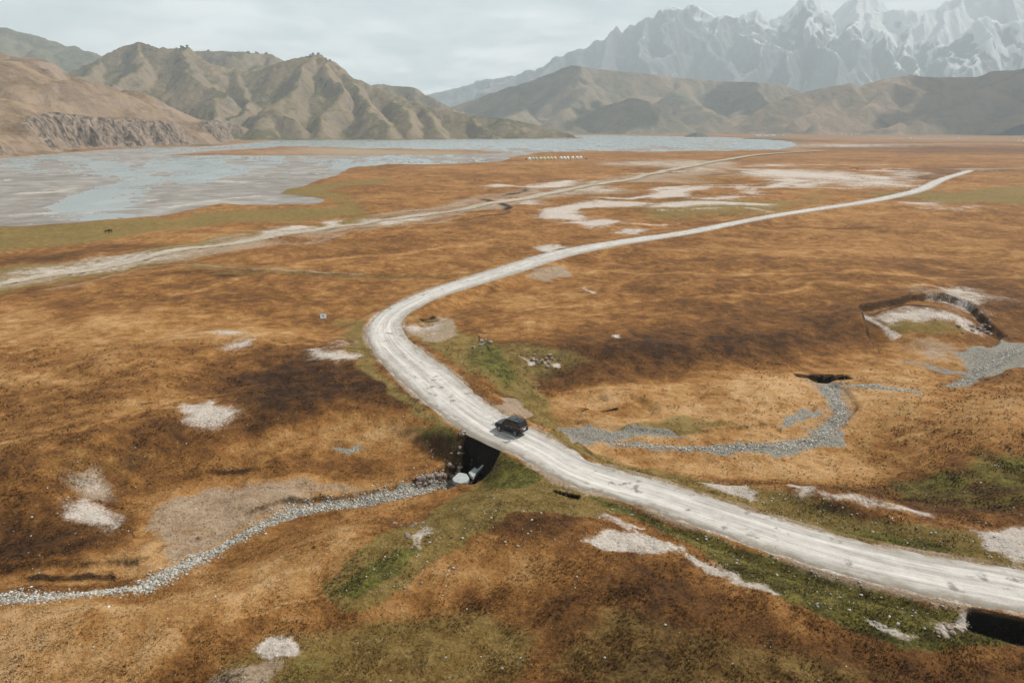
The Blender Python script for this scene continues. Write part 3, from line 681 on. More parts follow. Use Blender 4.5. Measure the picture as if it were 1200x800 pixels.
# ------------------------------------------------------------------ hills and mountains
def make_range(name, ridges, k, p, x0, x1, y0, y1, res, mat, rib=.12, lam=120, seed=0, floor=None, base_z=-6, crag=0.0, resy=None, warp=.9, rnd=45.0, uw=.3):
    """ridges: polylines of (px, py, Y). Slopes fall from every ridge, ribbed with gullies running downhill."""
    xs = np.arange(x0, x1, res); ys = np.arange(y0, y1, resy or res)
    X, Y = np.meshgrid(xs, ys); shp = X.shape; X = X.ravel(); Y = Y.ravel()
    Xw = X + lam * warp * fbm(X / (lam * 1.7), Y / (lam * 1.7), 5, seed + 5, .55); Yw = Y + lam * warp * fbm(X / (lam * 1.7), Y / (lam * 1.7), 5, seed + 9, .55)
    Hh = np.full(X.shape, -1e3); U = np.zeros_like(X); D = np.zeros_like(X)
    for ri, (kk, pts) in enumerate(ridges):
        W = [at_depth(*q) for q in pts]; u0 = ri * 7919.0
        for (ax, ay, az), (bx, by, bz) in zip(W[:-1], W[1:]):
            ex, ey = bx - ax, by - ay; L2 = ex * ex + ey * ey
            tt = ((Xw - ax) * ex + (Yw - ay) * ey) / L2
            tc = np.clip(tt, 0, 1)
            d = np.hypot(Xw - ax - tc * ex, Yw - ay - tc * ey)
            d = np.sqrt(d * d + rnd * rnd) - rnd
            zr = az + (bz - az) * tc
            Wd = np.maximum(zr, 5) / (k * kk)
            q = np.clip(1 - d / Wd, 0, 1)
            h = zr * (1 - p + p * q) * q + np.minimum(0, (Wd - d)) * .05
            mm = h > Hh
            Hh[mm] = h[mm]; U[mm] = (u0 + tc * math.sqrt(L2))[mm]; D[mm] = (d / Wd)[mm]
            u0 += math.sqrt(L2)
    Dn = np.clip(D, 0, 1.2)
    ribs = ridged(U / lam, Dn * 1.1 + U * 0, 4, seed + 1, .5) * uw + (1 - uw) * ridged(X / (lam * .8), Y / (lam * .8), 5, seed + 2, .55)
    env = sstep(0, .28, Dn) * sstep(1.25, .7, Dn)
    zloc = np.maximum(Hh, 0)
    Hh = Hh + rib * zloc.max() * (ribs - .35) * env * (.35 + .65 * np.clip(zloc / (zloc.max() * .5), 0, 1))
    Hh = Hh + .18 * rib * zloc.max() * fbm(X / (lam * .25), Y / (lam * .25), 4, seed + 3) * np.clip(zloc / 60, 0, 1) * (.3 + .7 * env)
    if crag: Hh = Hh + crag * ridged(X / (lam * .22), Y / (lam * .22), 4, seed + 8, .6) * np.clip(zloc / (zloc.max() * .35), 0, 1)
    if floor is not None: Hh, ex = floor(X, Y, Hh)
    else: ex = np.zeros_like(X)
    Hh = np.maximum(Hh, base_z)
    fq = grid_faces(*shp); keep = (Hh[fq] > base_z + .01).any(1)
    fq = fq[keep]
    used = np.unique(fq); remap = np.full(len(X), -1); remap[used] = np.arange(len(used))
    V = np.stack([X, Y, Hh], -1)[used]
    c_ = V[:, 1] * cp - (V[:, 2] - H) * sp
    RANGES.append((600 + F * V[:, 0] / c_, 400 - F * (V[:, 1] * sp + (V[:, 2] - H) * cp) / c_, V))
    return mesh_np(name, V, remap[fq], mat, True, {'rockiness': ex[used], 'down': Dn[used]}, 'structure')
RANGES = []
def skyline(px, far):
    a, b, V = RANGES[far]
    m = np.abs(a - px) < 2.5; i = np.nonzero(m)[0][np.argmin(b[m])]
    return V[i]

def hill_material(name, lo, mid, hi, rock, bare, soft=1.0, snow=False, wl=1.0):
    t = NT(name)
    geo = t.n('ShaderNodeNewGeometry'); pos = geo.outputs['Position']
    nz = t.n('ShaderNodeSeparateXYZ', {0: geo.outputs['Normal']}).outputs[2]
    a = t.noise(pos, .0045 * wl, 6, .6, .6); b = t.noise(pos, .025 * wl, 6, .65); c = t.noise(pos, .11 * wl, 5, .7)
    z = t.n('ShaderNodeSeparateXYZ', {0: pos}).outputs[2]
    f = t.math('ADD', t.math('MULTIPLY', a, .7), t.math('ADD', t.math('MULTIPLY', b, .45), t.math('MULTIPLY', c, .25)))
    col = t.ramp(f, [(.54, lo), (.67, mid), (.80, hi)])
    dn = t.attr('down').outputs['Fac']
    s = t.mapr(t.math('ADD', nz, t.math('MULTIPLY', t.math('SUBTRACT', b, .5), .35)), .86, .74)
    col = t.mix(t.math('MULTIPLY', s, .55), col, bare)
    scree = t.mapr(t.math('ADD', t.noise(t.scale(pos, 1, 1, .3), .008 * wl, 6, .65, .8), t.math('MULTIPLY', dn, .08)), .57, .66)
    col = t.mix(t.math('MULTIPLY', scree, .85), col, bare)
    ro = t.attr('rockiness').outputs['Fac']
    rk = t.math('MAXIMUM', t.mapr(t.math('ADD', nz, t.math('MULTIPLY', t.math('SUBTRACT', c, .5), .3)), .62, .50), t.mapr(t.math('ADD', ro, t.math('MULTIPLY', t.math('SUBTRACT', b, .5), .9)), .42, .58))
    strat = t.noise(t.scale(pos, .06, .06, .02), 1.0, 6, .75, 1.5)
    rc = t.ramp(strat, [(.40, tuple(v * .22 for v in rock)), (.50, rock), (.60, tuple(min(.6, v * 1.7) for v in rock))])
    col = t.mix(rk, col, rc)
    if snow:
        sn = t.noise(t.scale(pos, 1, 1, .35), .0016, 7, .68, .7)
        # snow lies high up and toward the east
        x = t.n('ShaderNodeSeparateXYZ', {0: pos}).outputs[0]
        lvl = t.math('ADD', t.mapr(z, 1200, 3100, -.28, .12, False), t.mapr(x, 2000, 8000, -.10, .26, False))
        lvl = t.math('ADD', lvl, t.math('MULTIPLY', t.math('SUBTRACT', nz, .62), .30))
        m = t.mapr(t.math('ADD', sn, lvl), .41, .47)
        col = t.mix(m, col, (.86, .88, .90))
    nm = t.bump(t.math('ADD', b, t.math('MULTIPLY', c, .35)), .8, 14 / wl if not snow else 40)
    return t.finish(col, .95, nm, .1)

LEFT_M = hill_material('left_hill_grass', (.045, .050, .021), (.088, .083, .036), (.18, .135, .075), (.17, .145, .12), (.27, .20, .145))
BLUFF_M = hill_material('bluff_grass_and_rock', (.075, .050, .026), (.165, .110, .062), (.26, .185, .12), (.165, .125, .095), (.26, .19, .145), wl=1.4)
FAR_M = hill_material('valley_head_hills', (.075, .075, .045), (.14, .12, .072), (.27, .19, .12), (.15, .14, .125), (.24, .18, .125), wl=.7)
RIGHT_M = hill_material('right_hill_grass', (.09, .07, .04), (.165, .115, .065), (.29, .185, .11), (.15, .13, .11), (.25, .18, .12), wl=.8)
BACK_M = hill_material('dark_back_hill', (.06, .065, .045), (.10, .10, .065), (.15, .135, .08), (.15, .145, .125), (.16, .14, .10), wl=.7)
PEAK_M = hill_material('rock_peaks', (.15, .17, .185), (.21, .23, .245), (.30, .315, .33), (.17, .18, .19), (.22, .235, .245), snow=True, wl=.35)  # rock colours made paler and bluer, distance haze painted in

Yc = 3350
make_range('hills_left', [
 (1, [(-260, 40, 3300), (-120, 62, 3300), (-20, 90, 3300), (45, 96, 3300), (90, 80, 3350), (120, 66, 3350), (140, 58, 3350), (168, 50, 3350), (190, 57, 3300), (204, 58, 3300), (213, 55, 3300), (222, 62, 3300), (245, 74, 3300), (275, 84, 3350), (300, 84, 3350), (330, 76, 3350), (350, 68, 3350), (368, 63.5, 3350), (385, 72, 3300), (410, 88, 3250), (440, 102, 3200), (470, 114, 3150), (500, 125, 3100), (540, 133, 3050), (590, 140, 3050), (625, 148, 3050), (660, 156, 3000)]),
 (1.15, [(213, 55, 3300), (222, 85, 3050), (245, 108, 2850), (258, 136, 2650)]),
 (1.1, [(168, 50, 3350), (150, 84, 3050), (118, 106, 2850), (80, 125, 2700)]),
 (1.15, [(120, 66, 3350), (95, 90, 3050), (60, 104, 2850)]),
 (1.15, [(368, 63.5, 3350), (352, 94, 3050), (332, 118, 2850), (300, 142, 2600)]),
 (1.2, [(410, 88, 3250), (422, 112, 3000), (440, 138, 2750), (450, 154, 2600)]),
 (1.2, [(385, 72, 3300), (392, 105, 3000), (380, 135, 2750), (372, 152, 2600)]),
 (1.1, [(275, 84, 3350), (290, 112, 3050), (282, 128, 2850), (270, 146, 2650)]),
 (1.2, [(500, 125, 3100), (500, 142, 2850), (510, 155, 2700)]),
 (1.2, [(470, 114, 3150), (468, 136, 2850), (478, 154, 2700)]),
 (1.2, [(560, 137, 3050), (570, 152, 2850)]),
 (1.3, [(300, 136, 2700), (318, 128, 2700), (340, 140, 2650)]),
], .62, .35, -3400, 520, 2350, 4700, 7, LEFT_M, rib=.15, lam=170, seed=101, crag=7, warp=.5, rnd=7, uw=.55)
make_range('hills_left_behind', [
 (1, [(215, 72, 4300), (235, 61, 4300), (265, 61.5, 4300), (290, 63, 4300), (304, 63, 4300), (314, 68, 4300), (325, 80, 4300), (345, 95, 4300)]),
 (1, [(400, 112, 4400), (430, 103, 4400), (455, 99, 4400), (480, 104, 4400), (505, 114, 4400), (522, 124, 4400), (545, 134, 4400), (570, 145, 4400)]),
], .6, .35, -2400, 300, 3600, 5300, 9, LEFT_M, rib=.10, lam=180, seed=131, crag=4)
make_range('hill_far_left', [
 (1, [(-200, 20, 5200), (-60, 30, 5200), (0, 33, 5200), (15, 34, 5200), (40, 40, 5200), (65, 51, 5200), (82, 60, 5100), (100, 64, 5100), (130, 74, 5100), (160, 85, 5100)]),
 (1.1, [(65, 51, 5200), (50, 75, 4600), (30, 100, 4200)]), (1.1, [(0, 33, 5200), (-20, 70, 4500)]),
], .6, .3, -5600, -1900, 3700, 7000, 12, BACK_M, rib=.10, lam=260, seed=151, crag=8)

BASE2 = [at(*q) for q in [(-500, 225), (-200, 199), (-60, 189), (0, 184), (60, 179), (100, 174), (150, 173), (200, 171.5), (250, 170), (268, 167), (276, 164)]] + [(-900, 2700), (-3200, 2700)]
def bluff_floor(X, Y, h):
    wob = 26 * fbm(X / 70, Y / 70, 4, 300)
    d = -sd_poly(X, Y, BASE2, 3000) + wob
    inside = d > -1e5
    env = .6 + .4 * sstep(-600, -1100, X)
    cl = 0.52 + .48 * sstep(-.2, .25, perlin(X / 210, Y / 210, 310))
    ch = 54 * cl * env
    face = sstep(0, 42, d) * ch + 16 * ridged(X / 30, Y / 30, 5, 305, .6) * sstep(0, 15, d) * sstep(70, 34, d) * cl
    hh = np.maximum(h, 0) * sstep(0, 190, d) + face
    hh = np.where(inside & (d > -8), hh, -20)
    rock = sstep(0, 6, d) * sstep(80, 38, d) * (cl - .45) * 1.9
    return hh, rock
make_range('bluff_left', [
 (1, [(-420, 30, 1900), (-200, 52, 1850), (-80, 68, 1800), (0, 86, 1780), (60, 109, 1800), (100, 122, 1850), (130, 131, 1900), (190, 140, 2000), (240, 143, 2100), (275, 154, 2250), (310, 160, 2400)]),
 (1.0, [(0, 86, 1780), (30, 120, 1500), (50, 150, 1300)]),
 (1.0, [(60, 109, 1800), (90, 130, 1650), (110, 150, 1500)]),
 (1.0, [(-80, 68, 1800), (-60, 120, 1400), (-50, 160, 1150)]),
], .30, .25, -2600, -560, 800, 2650, 4.0, BLUFF_M, rib=.07, lam=150, seed=201, floor=bluff_floor, rnd=50, warp=.6, uw=.5)

make_range('hills_valley_head', [
 (1, [(500, 134, 6600), (540, 122, 6600), (570, 113, 6600), (600, 102, 6600), (640, 88, 6600), (660, 80, 6600), (672, 76.5, 6600), (690, 79, 6600), (730, 85, 6600), (770, 89, 6600), (800, 92, 6600), (850, 96, 6600), (885, 97, 6600), (908, 99, 6600), (930, 110, 6600), (955, 122, 6600), (1000, 130, 6600)]),
 (1.2, [(672, 76.5, 6600), (690, 105, 5900), (660, 135, 5200)]),
 (1.15, [(800, 92, 6600), (790, 110, 6000), (840, 135, 5300)]),
 (1.1, [(885, 97, 6600), (880, 118, 5900), (850, 142, 5200)]),
 (1.2, [(600, 102, 6600), (610, 125, 5900), (590, 145, 5300)]),
 (1.2, [(655, 152, 5200), (685, 134, 5300), (712, 122, 5400), (735, 115, 5400), (760, 119, 5350), (785, 134, 5250), (800, 148, 5150)]),
], .52, .3, -1000, 3600, 4850, 8300, 12, FAR_M, rib=.10, lam=300, seed=231, crag=3, warp=.5, rnd=25, uw=.5)
make_range('hills_right', [
 (1, [(860, 153, 4900), (885, 137, 5000), (905, 121, 5100), (925, 113, 5100), (945, 108, 5100), (970, 103, 5100), (1000, 98, 5100), (1012, 104, 5100), (1030, 97, 5100), (1048, 92, 5100), (1062, 90, 5100), (1075, 87, 5100), (1090, 90, 5100), (1110, 91, 5100), (1135, 91, 5100), (1152, 84, 5100), (1175, 83, 5100), (1200, 80, 5100), (1240, 74, 5000), (1320, 62, 4900), (1450, 50, 4800), (1700, 30, 4700)]),
 (1.15, [(1062, 90, 5100), (1040, 112, 4850), (1000, 132, 4600), (960, 146, 4450)]),
 (1.15, [(1000, 98, 5100), (975, 118, 4900), (930, 142, 4600)]),
 (1.1, [(1200, 80, 5100), (1150, 108, 4800), (1090, 133, 4500), (1040, 148, 4350)]),
 (1.1, [(1320, 62, 4900), (1260, 95, 4500), (1200, 130, 4200)]),
], .55, .45, 1350, 7200, 4080, 6600, 12, RIGHT_M, rib=.10, lam=280, seed=261, crag=3, warp=.5, rnd=25, uw=.5)
Ym = 14500
sky_line = [(440, 135), (500, 113), (560, 97), (600, 89), (630, 80), (645, 70), (662, 66), (680, 58), (690, 50), (700, 48), (710, 41), (718, 33), (727, 41), (736, 32), (745, 31), (752, 22), (762, 25), (772, 13), (782, 9), (790, 13), (800, 5), (812, 9), (824, 16), (838, 22), (850, 18), (862, 23), (872, 17), (893, 13), (900, 16), (905, 27), (916, 22), (926, 13), (935, 3), (943, -4), (953, -8), (962, -2), (972, 12), (985, 22), (996, 12), (1003, 2), (1013, -6), (1022, 2), (1030, 16), (1050, 14), (1064, 17), (1078, 12), (1090, 12), (1105, 2), (1125, -3), (1150, -10), (1180, -14), (1220, -18), (1300, -10), (1400, -20)]
spurs = []
for i, (px, py, dxx) in enumerate([(600, 89, -30), (662, 66, -20), (718, 33, -45), (752, 22, 10), (800, 5, -30), (850, 18, 12), (893, 13, -16), (943, -4, -34), (953, -8, 30), (1013, -6, -20), (1022, 2, 40), (1078, 12, -14), (1125, -3, -20), (1180, -14, 10), (1300, -10, -40)]):
    a = [(px, py, Ym)]
    for k in range(1, 6):
        a.append((px + dxx * k / 4 + random.uniform(-16, 16), py + (118 - py) * (k / 5) ** random.uniform(.7, 1.2), Ym - 740 * k))
    spurs.append((random.uniform(1.15, 1.6), a))
spurs.append((1.3, [(1100, 60, 12900), (1125, 42, 12900), (1148, 22, 12900), (1158, 20, 12900), (1172, 30, 12900), (1200, 24, 12900), (1260, 20, 12900)]))
spurs.append((1.3, [(1148, 22, 12900), (1140, 60, 12200), (1120, 95, 11400)]))
make_range('mountains_far', [(1, [(a, b, Ym) for a, b in sky_line])] + [(1, [(980, 8, 16600), (995, -6, 16600), (1005, -14, 16600), (1020, -10, 16600), (1040, 8, 16600)])] + spurs,
           .95, .45, -4300, 15500, 10300, 17900, 27, PEAK_M, rib=.16, lam=850, seed=281, crag=45, rnd=15, warp=.55, uw=.2)

# small dark hillock on the far shore
bm_pts = []
def mound(name, px0, px1, py, hpx, Y, mat, seed, kind='structure'):
    a = at_depth(px0, py, Y); b = at_depth(px1, py, Y); w = b[0] - a[0]
    n = 60; u = np.linspace(-.55, .55, n); X, Yy = np.meshgrid(u * w + (a[0] + b[0]) / 2, np.linspace(-.4, .4, 40) * w + Y)
    q = ((X - (a[0] + b[0]) / 2) / (w / 2)) ** 2 + ((Yy - Y) / (w * .35)) ** 2
    Z = hpx / F * Y * np.clip(1 - q, -.2, 1) * (1 + .5 * fbm(X / (w * .14), Yy / (w * .14), 4, seed)) - 2
    return mesh_np(name, np.stack([X.ravel(), Yy.ravel(), Z.ravel()], -1), grid_faces(40, n), mat, True, {'rockiness': np.zeros(X.size), 'down': np.zeros(X.size)}, kind)
mound('hillock', 801, 832, 160, 4.5, 3500, BACK_M, 400)
mound('hillock', 868, 916, 163, 1.8, 2850, BACK_M, 410)
mound('hillock', 926, 958, 165.5, 1.5, 2350, BACK_M, 420)

# ------------------------------------------------------------------ grass tufts (stuff)
def scatter_px(n, y0, y1, pw=1.0):
    px = rng.uniform(-90, 1290, n); py = y0 + (y1 - y0) * rng.uniform(0, 1, n) ** pw
    xc = (px - 600) / F; yc = (400 - py) / F
    w = -sp + cp * yc; tt = -(H + 0.5) / w
    return xc * tt, (cp + sp * yc) * tt
n = 210000
tx, ty = scatter_px(n, 400, 845, .8)
wt = {}
tz = height(tx, ty, wt); tcv = cover(tx, ty)
ok = (wt['dr'] > .5 + rng.exponential(.5, n)) & (tcv['R'] < .35) & (tcv['W'] < .42) & (tcv['K'] < .5) & (tcv['P'] < .75)
clump = fbm(tx / 3.5, ty / 3.5, 3, 70)
ok &= rng.uniform(0, 1, n) < np.clip(.45 + clump * 1.1, .08, 1) * np.where(tcv['L'] > .4, .45, 1) * np.clip(170 / np.hypot(tx, ty), .25, 1)
tx, ty, tz = tx[ok], ty[ok], tz[ok]; tcv = {k: v[ok] for k, v in tcv.items()}; n = len(tx)
dist = np.hypot(tx, ty)
NB = 4
hh = (rng.uniform(.08, .22, n) * (1 + .5 * np.clip(clump[ok], -.5, 1))) * np.clip(dist / 85, .8, 1.5)
V = []; ang = rng.uniform(0, 2 * math.pi, (n, NB)); lean = rng.uniform(.3, 1.0, (n, NB)); ww = .035 * np.clip(dist / 70, 1, 2.2)
bx = tx[:, None] + .05 * np.cos(ang); by = ty[:, None] + .05 * np.sin(ang)
ca, sa = np.cos(ang), np.sin(ang)
tri = np.empty((n, NB, 3, 3), np.float32)
for j, sgn in ((0, -1), (1, 1)):
    tri[:, :, j, 0] = bx - sa * ww[:, None] * sgn; tri[:, :, j, 1] = by + ca * ww[:, None] * sgn; tri[:, :, j, 2] = (tz - .03)[:, None]
tri[:, :, 2, 0] = bx + ca * lean * hh[:, None]; tri[:, :, 2, 1] = by + sa * lean * hh[:, None]; tri[:, :, 2, 2] = tz[:, None] + hh[:, None] * (1.15 - .5 * lean)
nv = n * NB * 3
rep = lambda a: np.repeat(a, NB * 3)
tcv2 = {k: rep(v) for k, v in tcv.items()}
tat = pack(tcv2, np.zeros(nv)); tat['tuft'] = rep(rng.normal(0.07, .10, n))
gr = mesh_np('grass', tri.reshape(-1, 3), np.arange(nv).reshape(-1, 3), T_MAT, False, tat, 'stuff')
gr['label'] = 'short dry brown and olive grass tufts covering the near steppe'; gr['category'] = 'grass'

# ------------------------------------------------------------------ stones
def ico():
    bm = bmesh.new(); bmesh.ops.create_icosphere(bm, subdivisions=1, radius=1)
    v = np.array([q.co[:] for q in bm.verts]); f = np.array([[q.index for q in p.verts] for p in bm.faces]); bm.free(); return v, f
IV, IF = ico()
t = NT('pebbles'); tc = t.n('ShaderNodeNewGeometry').outputs['Position']
cc = t.attr('shade').outputs['Fac']
c = t.ramp(cc, [(0, (.17, .155, .13)), (.35, (.28, .26, .225)), (.7, (.38, .355, .315)), (1, (.52, .49, .44))])
t.finish(c, .85, t.bump(t.noise(tc, 12, 4), .4, .05), .25); PEB = t.m
def stones(name, lines, per, wid, smin, smax, label):
    xs, ys = [], []
    for pts in lines:
        P = ground_pts(pts); seg = np.r_[0, np.cumsum(np.linalg.norm(np.diff(P, axis=0), axis=1))]
        k = int(seg[-1] * per); s = rng.uniform(0, seg[-1], k)
        xs.append(np.interp(s, seg, P[:, 0]) + rng.normal(0, wid, k)); ys.append(np.interp(s, seg, P[:, 1]) + rng.normal(0, wid, k))
    x = np.concatenate(xs); y = np.concatenate(ys); z = height(x, y); n = len(x)
    s = smin + (smax - smin) * rng.uniform(0, 1, n) ** 3
    jit = 1 + .28 * rng.normal(0, 1, (n, len(IV), 1))
    a = rng.uniform(0, 6.28, n)
    loc = IV[None] * np.stack([s, s * rng.uniform(.6, 1, n), s * rng.uniform(.4, .75, n)], -1)[:, None] * jit
    X = loc[..., 0] * np.cos(a)[:, None] - loc[..., 1] * np.sin(a)[:, None] + x[:, None]
    Y = loc[..., 0] * np.sin(a)[:, None] + loc[..., 1] * np.cos(a)[:, None] + y[:, None]
    Z = loc[..., 2] + z[:, None] + .2 * s[:, None]
    V = np.stack([X, Y, Z], -1).reshape(-1, 3)
    f = (IF[None] + (np.arange(n) * len(IV))[:, None, None]).reshape(-1, 3)
    o = mesh_np(name, V, f, PEB, False, {'shade': np.repeat(np.clip(rng.normal(.5, .27, n), 0, 1), len(IV))}, 'stuff')
    o['label'] = label; o['category'] = 'gravel'
    return o
stones('river_gravel', [[(0, 700), (60, 699), (110, 697), (170, 690)], [(170, 689), (210, 665), (250, 645), (300, 617), (345, 598), (380, 592), (420, 588), (480, 576), (530, 566)]], 170, .8, .03, .19, 'grey cobbles in the dry stream bed left of the road')
stones('river_gravel', [[(720, 519), (820, 525), (900, 523), (960, 514), (984, 492), (986, 478), (974, 460), (966, 452)], [(1118, 450), (1150, 432), (1190, 412), (1240, 402)], [(978, 452), (1070, 459)]], 100, .7, .04, .2, 'grey cobbles in the winding stream bed right of the road')

def strew(name, polys, label):
    global ground_pts
    lines = []
    for (pts, k) in polys:
        xs_, ys_ = zip(*pts); c = []
        while len(c) < k:
            p = (random.uniform(min(xs_), max(xs_)), random.uniform(min(ys_), max(ys_)))
            if sd_poly(np.array([p[0]]), np.array([p[1]]), pts, 50)[0] < 0: c.append(p)
        lines.append(c[:max(3, int(k * (.55 if k >= 700 else .35)))])
    P = np.concatenate([ground_pts(l) for l in lines]); x, y = P[:, 0], P[:, 1]; z = height(x, y); n = len(x)
    w_ = {}; height(x, y, w_); s = np.where(w_['dr'] > .2, .035 + .15 * rng.uniform(0, 1, n) ** 5, .02)
    jit = 1 + .25 * rng.normal(0, 1, (n, len(IV), 1)); a = rng.uniform(0, 6.28, n)
    loc = IV[None] * np.stack([s, s * rng.uniform(.6, 1, n), s * rng.uniform(.35, .6, n)], -1)[:, None] * jit
    V = np.stack([loc[..., 0] * np.cos(a)[:, None] - loc[..., 1] * np.sin(a)[:, None] + x[:, None], loc[..., 0] * np.sin(a)[:, None] + loc[..., 1] * np.cos(a)[:, None] + y[:, None], loc[..., 2] + z[:, None] + .15 * s[:, None]], -1).reshape(-1, 3)
    o = mesh_np(name, V, (IF[None] + (np.arange(n) * len(IV))[:, None, None]).reshape(-1, 3), PEB, False, {'shade': np.repeat(np.clip(rng.normal(.5, .25, n), 0, 1), len(IV))}, 'stuff')
    o['label'] = label; o['category'] = 'stones'
strew('loose_stones', [([(640, 505), (700, 530), (800, 552), (900, 568), (1100, 600), (1200, 620), (1200, 668), (1060, 640), (850, 588), (737, 556), (655, 520)], 700),
 ([(690, 580), (800, 612), (935, 660), (1087, 702), (1140, 712), (1130, 750), (1040, 740), (900, 690), (780, 640)], 900),
 ([(400, 700), (440, 640), (520, 590), (640, 566), (760, 610), (780, 640), (640, 640), (480, 690)], 700),
 ([(480, 380), (560, 385), (640, 430), (620, 480), (590, 480), (520, 410)], 420), ([(0, 500), (240, 480), (560, 480), (540, 540), (160, 560), (160, 680), (0, 690)], 500),
 ([(0, 720), (560, 640), (1100, 780), (1100, 800), (0, 800)], 420), ([(520, 515), (560, 520), (548, 550), (470, 570), (480, 545)], 300),
 ([(1060, 365), (1160, 375), (1180, 395), (1100, 392)], 350), ([(1020, 540), (1200, 500), (1200, 610), (1060, 590)], 300)], 'small pale stones strewn over the grass banks')

# ------------------------------------------------------------------ boulders, each one a thing
t = NT('pinkish_rock'); tc = t.n('ShaderNodeTexCoord').outputs['Object']
t.finish(t.ramp(t.noise(tc, 2.5, 6, .7), [(.35, (.11, .08, .065)), (.5, (.23, .175, .145)), (.65, (.38, .32, .28))]), .9, t.bump(t.noise(tc, 6, 5), .6, .1), .2); ROCKP = t.m
t = NT('grey_rock'); tc = t.n('ShaderNodeTexCoord').outputs['Object']
t.finish(t.ramp(t.noise(tc, 1.6, 6, .7), [(.35, (.05, .05, .047)), (.5, (.12, .115, .105)), (.65, (.22, .21, .19))]), .9, t.bump(t.noise(tc, 4, 5), .6, .2), .2); ROCKG = t.m
def rock_mesh(mat, seed, sub=2):
    bm = bmesh.new(); bmesh.ops.create_icosphere(bm, subdivisions=sub, radius=1)
    v = np.array([q.co[:] for q in bm.verts]); rs = np.random.default_rng(seed)
    for k in range(9):          # chip flat facets
        nn = rs.normal(0, 1, 3); nn /= np.linalg.norm(nn); dd = rs.uniform(.45, .8)
        over = np.maximum(v @ nn - dd, 0); v = v - over[:, None] * nn
    for q, c_ in zip(bm.verts, v): q.co = c_
    me = bpy.data.meshes.new('boulder'); bm.to_mesh(me); bm.free(); me.materials.append(mat); return me
RM = [rock_mesh(ROCKP, s) for s in range(4)]; RG = [rock_mesh(ROCKG, s + 10) for s in range(4)]
def boulder(px, py, size, label, group, meshes=RM, Y=None, flat=.65, sink=.25, nm='boulder'):
    o = bpy.data.objects.new(nm, random.choice(meshes)); C.objects.link(o)
    if Y is None:
        (x, y), = ground_pts([(px, py)]); z = hz(x, y) + size * flat * (.5 - sink)
    else: x, y, z = at_depth(px, py, Y)
    o.location = (x, y, z)
    o.scale = (size * random.uniform(.8, 1.2) / 1.4, size * random.uniform(.7, 1.1) / 1.4, size * flat / 1.2)
    o.rotation_euler = (random.uniform(-.3, .3), random.uniform(-.3, .3), random.uniform(0, 6.28))
    o['label'] = label; o['category'] = 'boulder'; o['group'] = group
for i in range(24):
    boulder(544 + random.gauss(0, 5), 536 + random.gauss(0, 4.5), random.uniform(.3, .8), 'pinkish boulder in the pile on the left bank of the culvert pit', 'boulders piled by the culvert pit')
for i in range(26):
    f = random.random(); boulder(485 + f * 50 + random.gauss(0, 3), 566 - f * 14 + random.gauss(0, 2.5), random.uniform(.3, .8), 'brown rock on the stream bank left of the concrete apron', 'rocks along the stream bank')
for i in range(16):
    boulder(1120 + random.gauss(0, 13), 737 + random.gauss(0, 5), random.uniform(.2, .45), 'small pale rock heaped beside the dark ditch hole at the lower right', 'rocks by the roadside ditch hole')
for i in range(14):
    boulder(490 + random.gauss(0, 10), 628 + random.gauss(0, 12), random.uniform(.2, .5), 'pale rock half sunk in the green slope below the culvert', 'rocks on the green slope')
for i in range(14):
    boulder(643 + random.gauss(0, 14), 422 + random.gauss(0, 4), random.uniform(.4, .9), 'pinkish rock on the dark scarp above the stream bend', 'rocks on the dark scarp')
for i in range(8):
    boulder(566 + random.gauss(0, 5), 402 + random.gauss(0, 6), random.uniform(.4, 1.0), 'rock on the eroded green bank inside the road bend', 'rocks inside the road bend')
for i in range(14):
    boulder(1145 + random.gauss(0, 12), 385 + random.gauss(0, 3.5), random.uniform(.5, 1.1), 'pale rock at the foot of the white eroded scarp', 'rocks under the white scarp')

def crag(px, py, Y, size, label, n=1):
    """dark crag standing on a hill crest"""
    o = bpy.data.objects.new('rock_outcrop', random.choice(RG)); C.objects.link(o)
    x, y, z = skyline(px, 1 if Y > 4000 else 0)
    size *= .85; o.location = (x, y, z + size * .15); o.scale = (size * .9, size * .7, size * .6); o.rotation_euler = (random.uniform(-.4, .4), random.uniform(-.3, .3), random.uniform(0, 6))
    o['label'] = label; o['category'] = 'rock outcrop'; o['group'] = 'dark crags on the left ridge crests'
for px, py, Y, s in [(208, 57, 3300, 10), (213, 54.5, 3300, 15), (219, 59, 3300, 11), (362, 65, 3350, 15), (368, 63, 3350, 17), (384, 70, 3300, 13), (388, 74, 3290, 10), (292, 64, 4300, 22), (302, 63.5, 4300, 20), (310, 67, 4300, 20), (294, 77, 3400, 12), (245, 61, 4300, 14), (216, 54, 3300, 9), (372, 63, 3350, 12)]:
    crag(px, py, Y, s, 'dark crag on the skyline of the left hills')

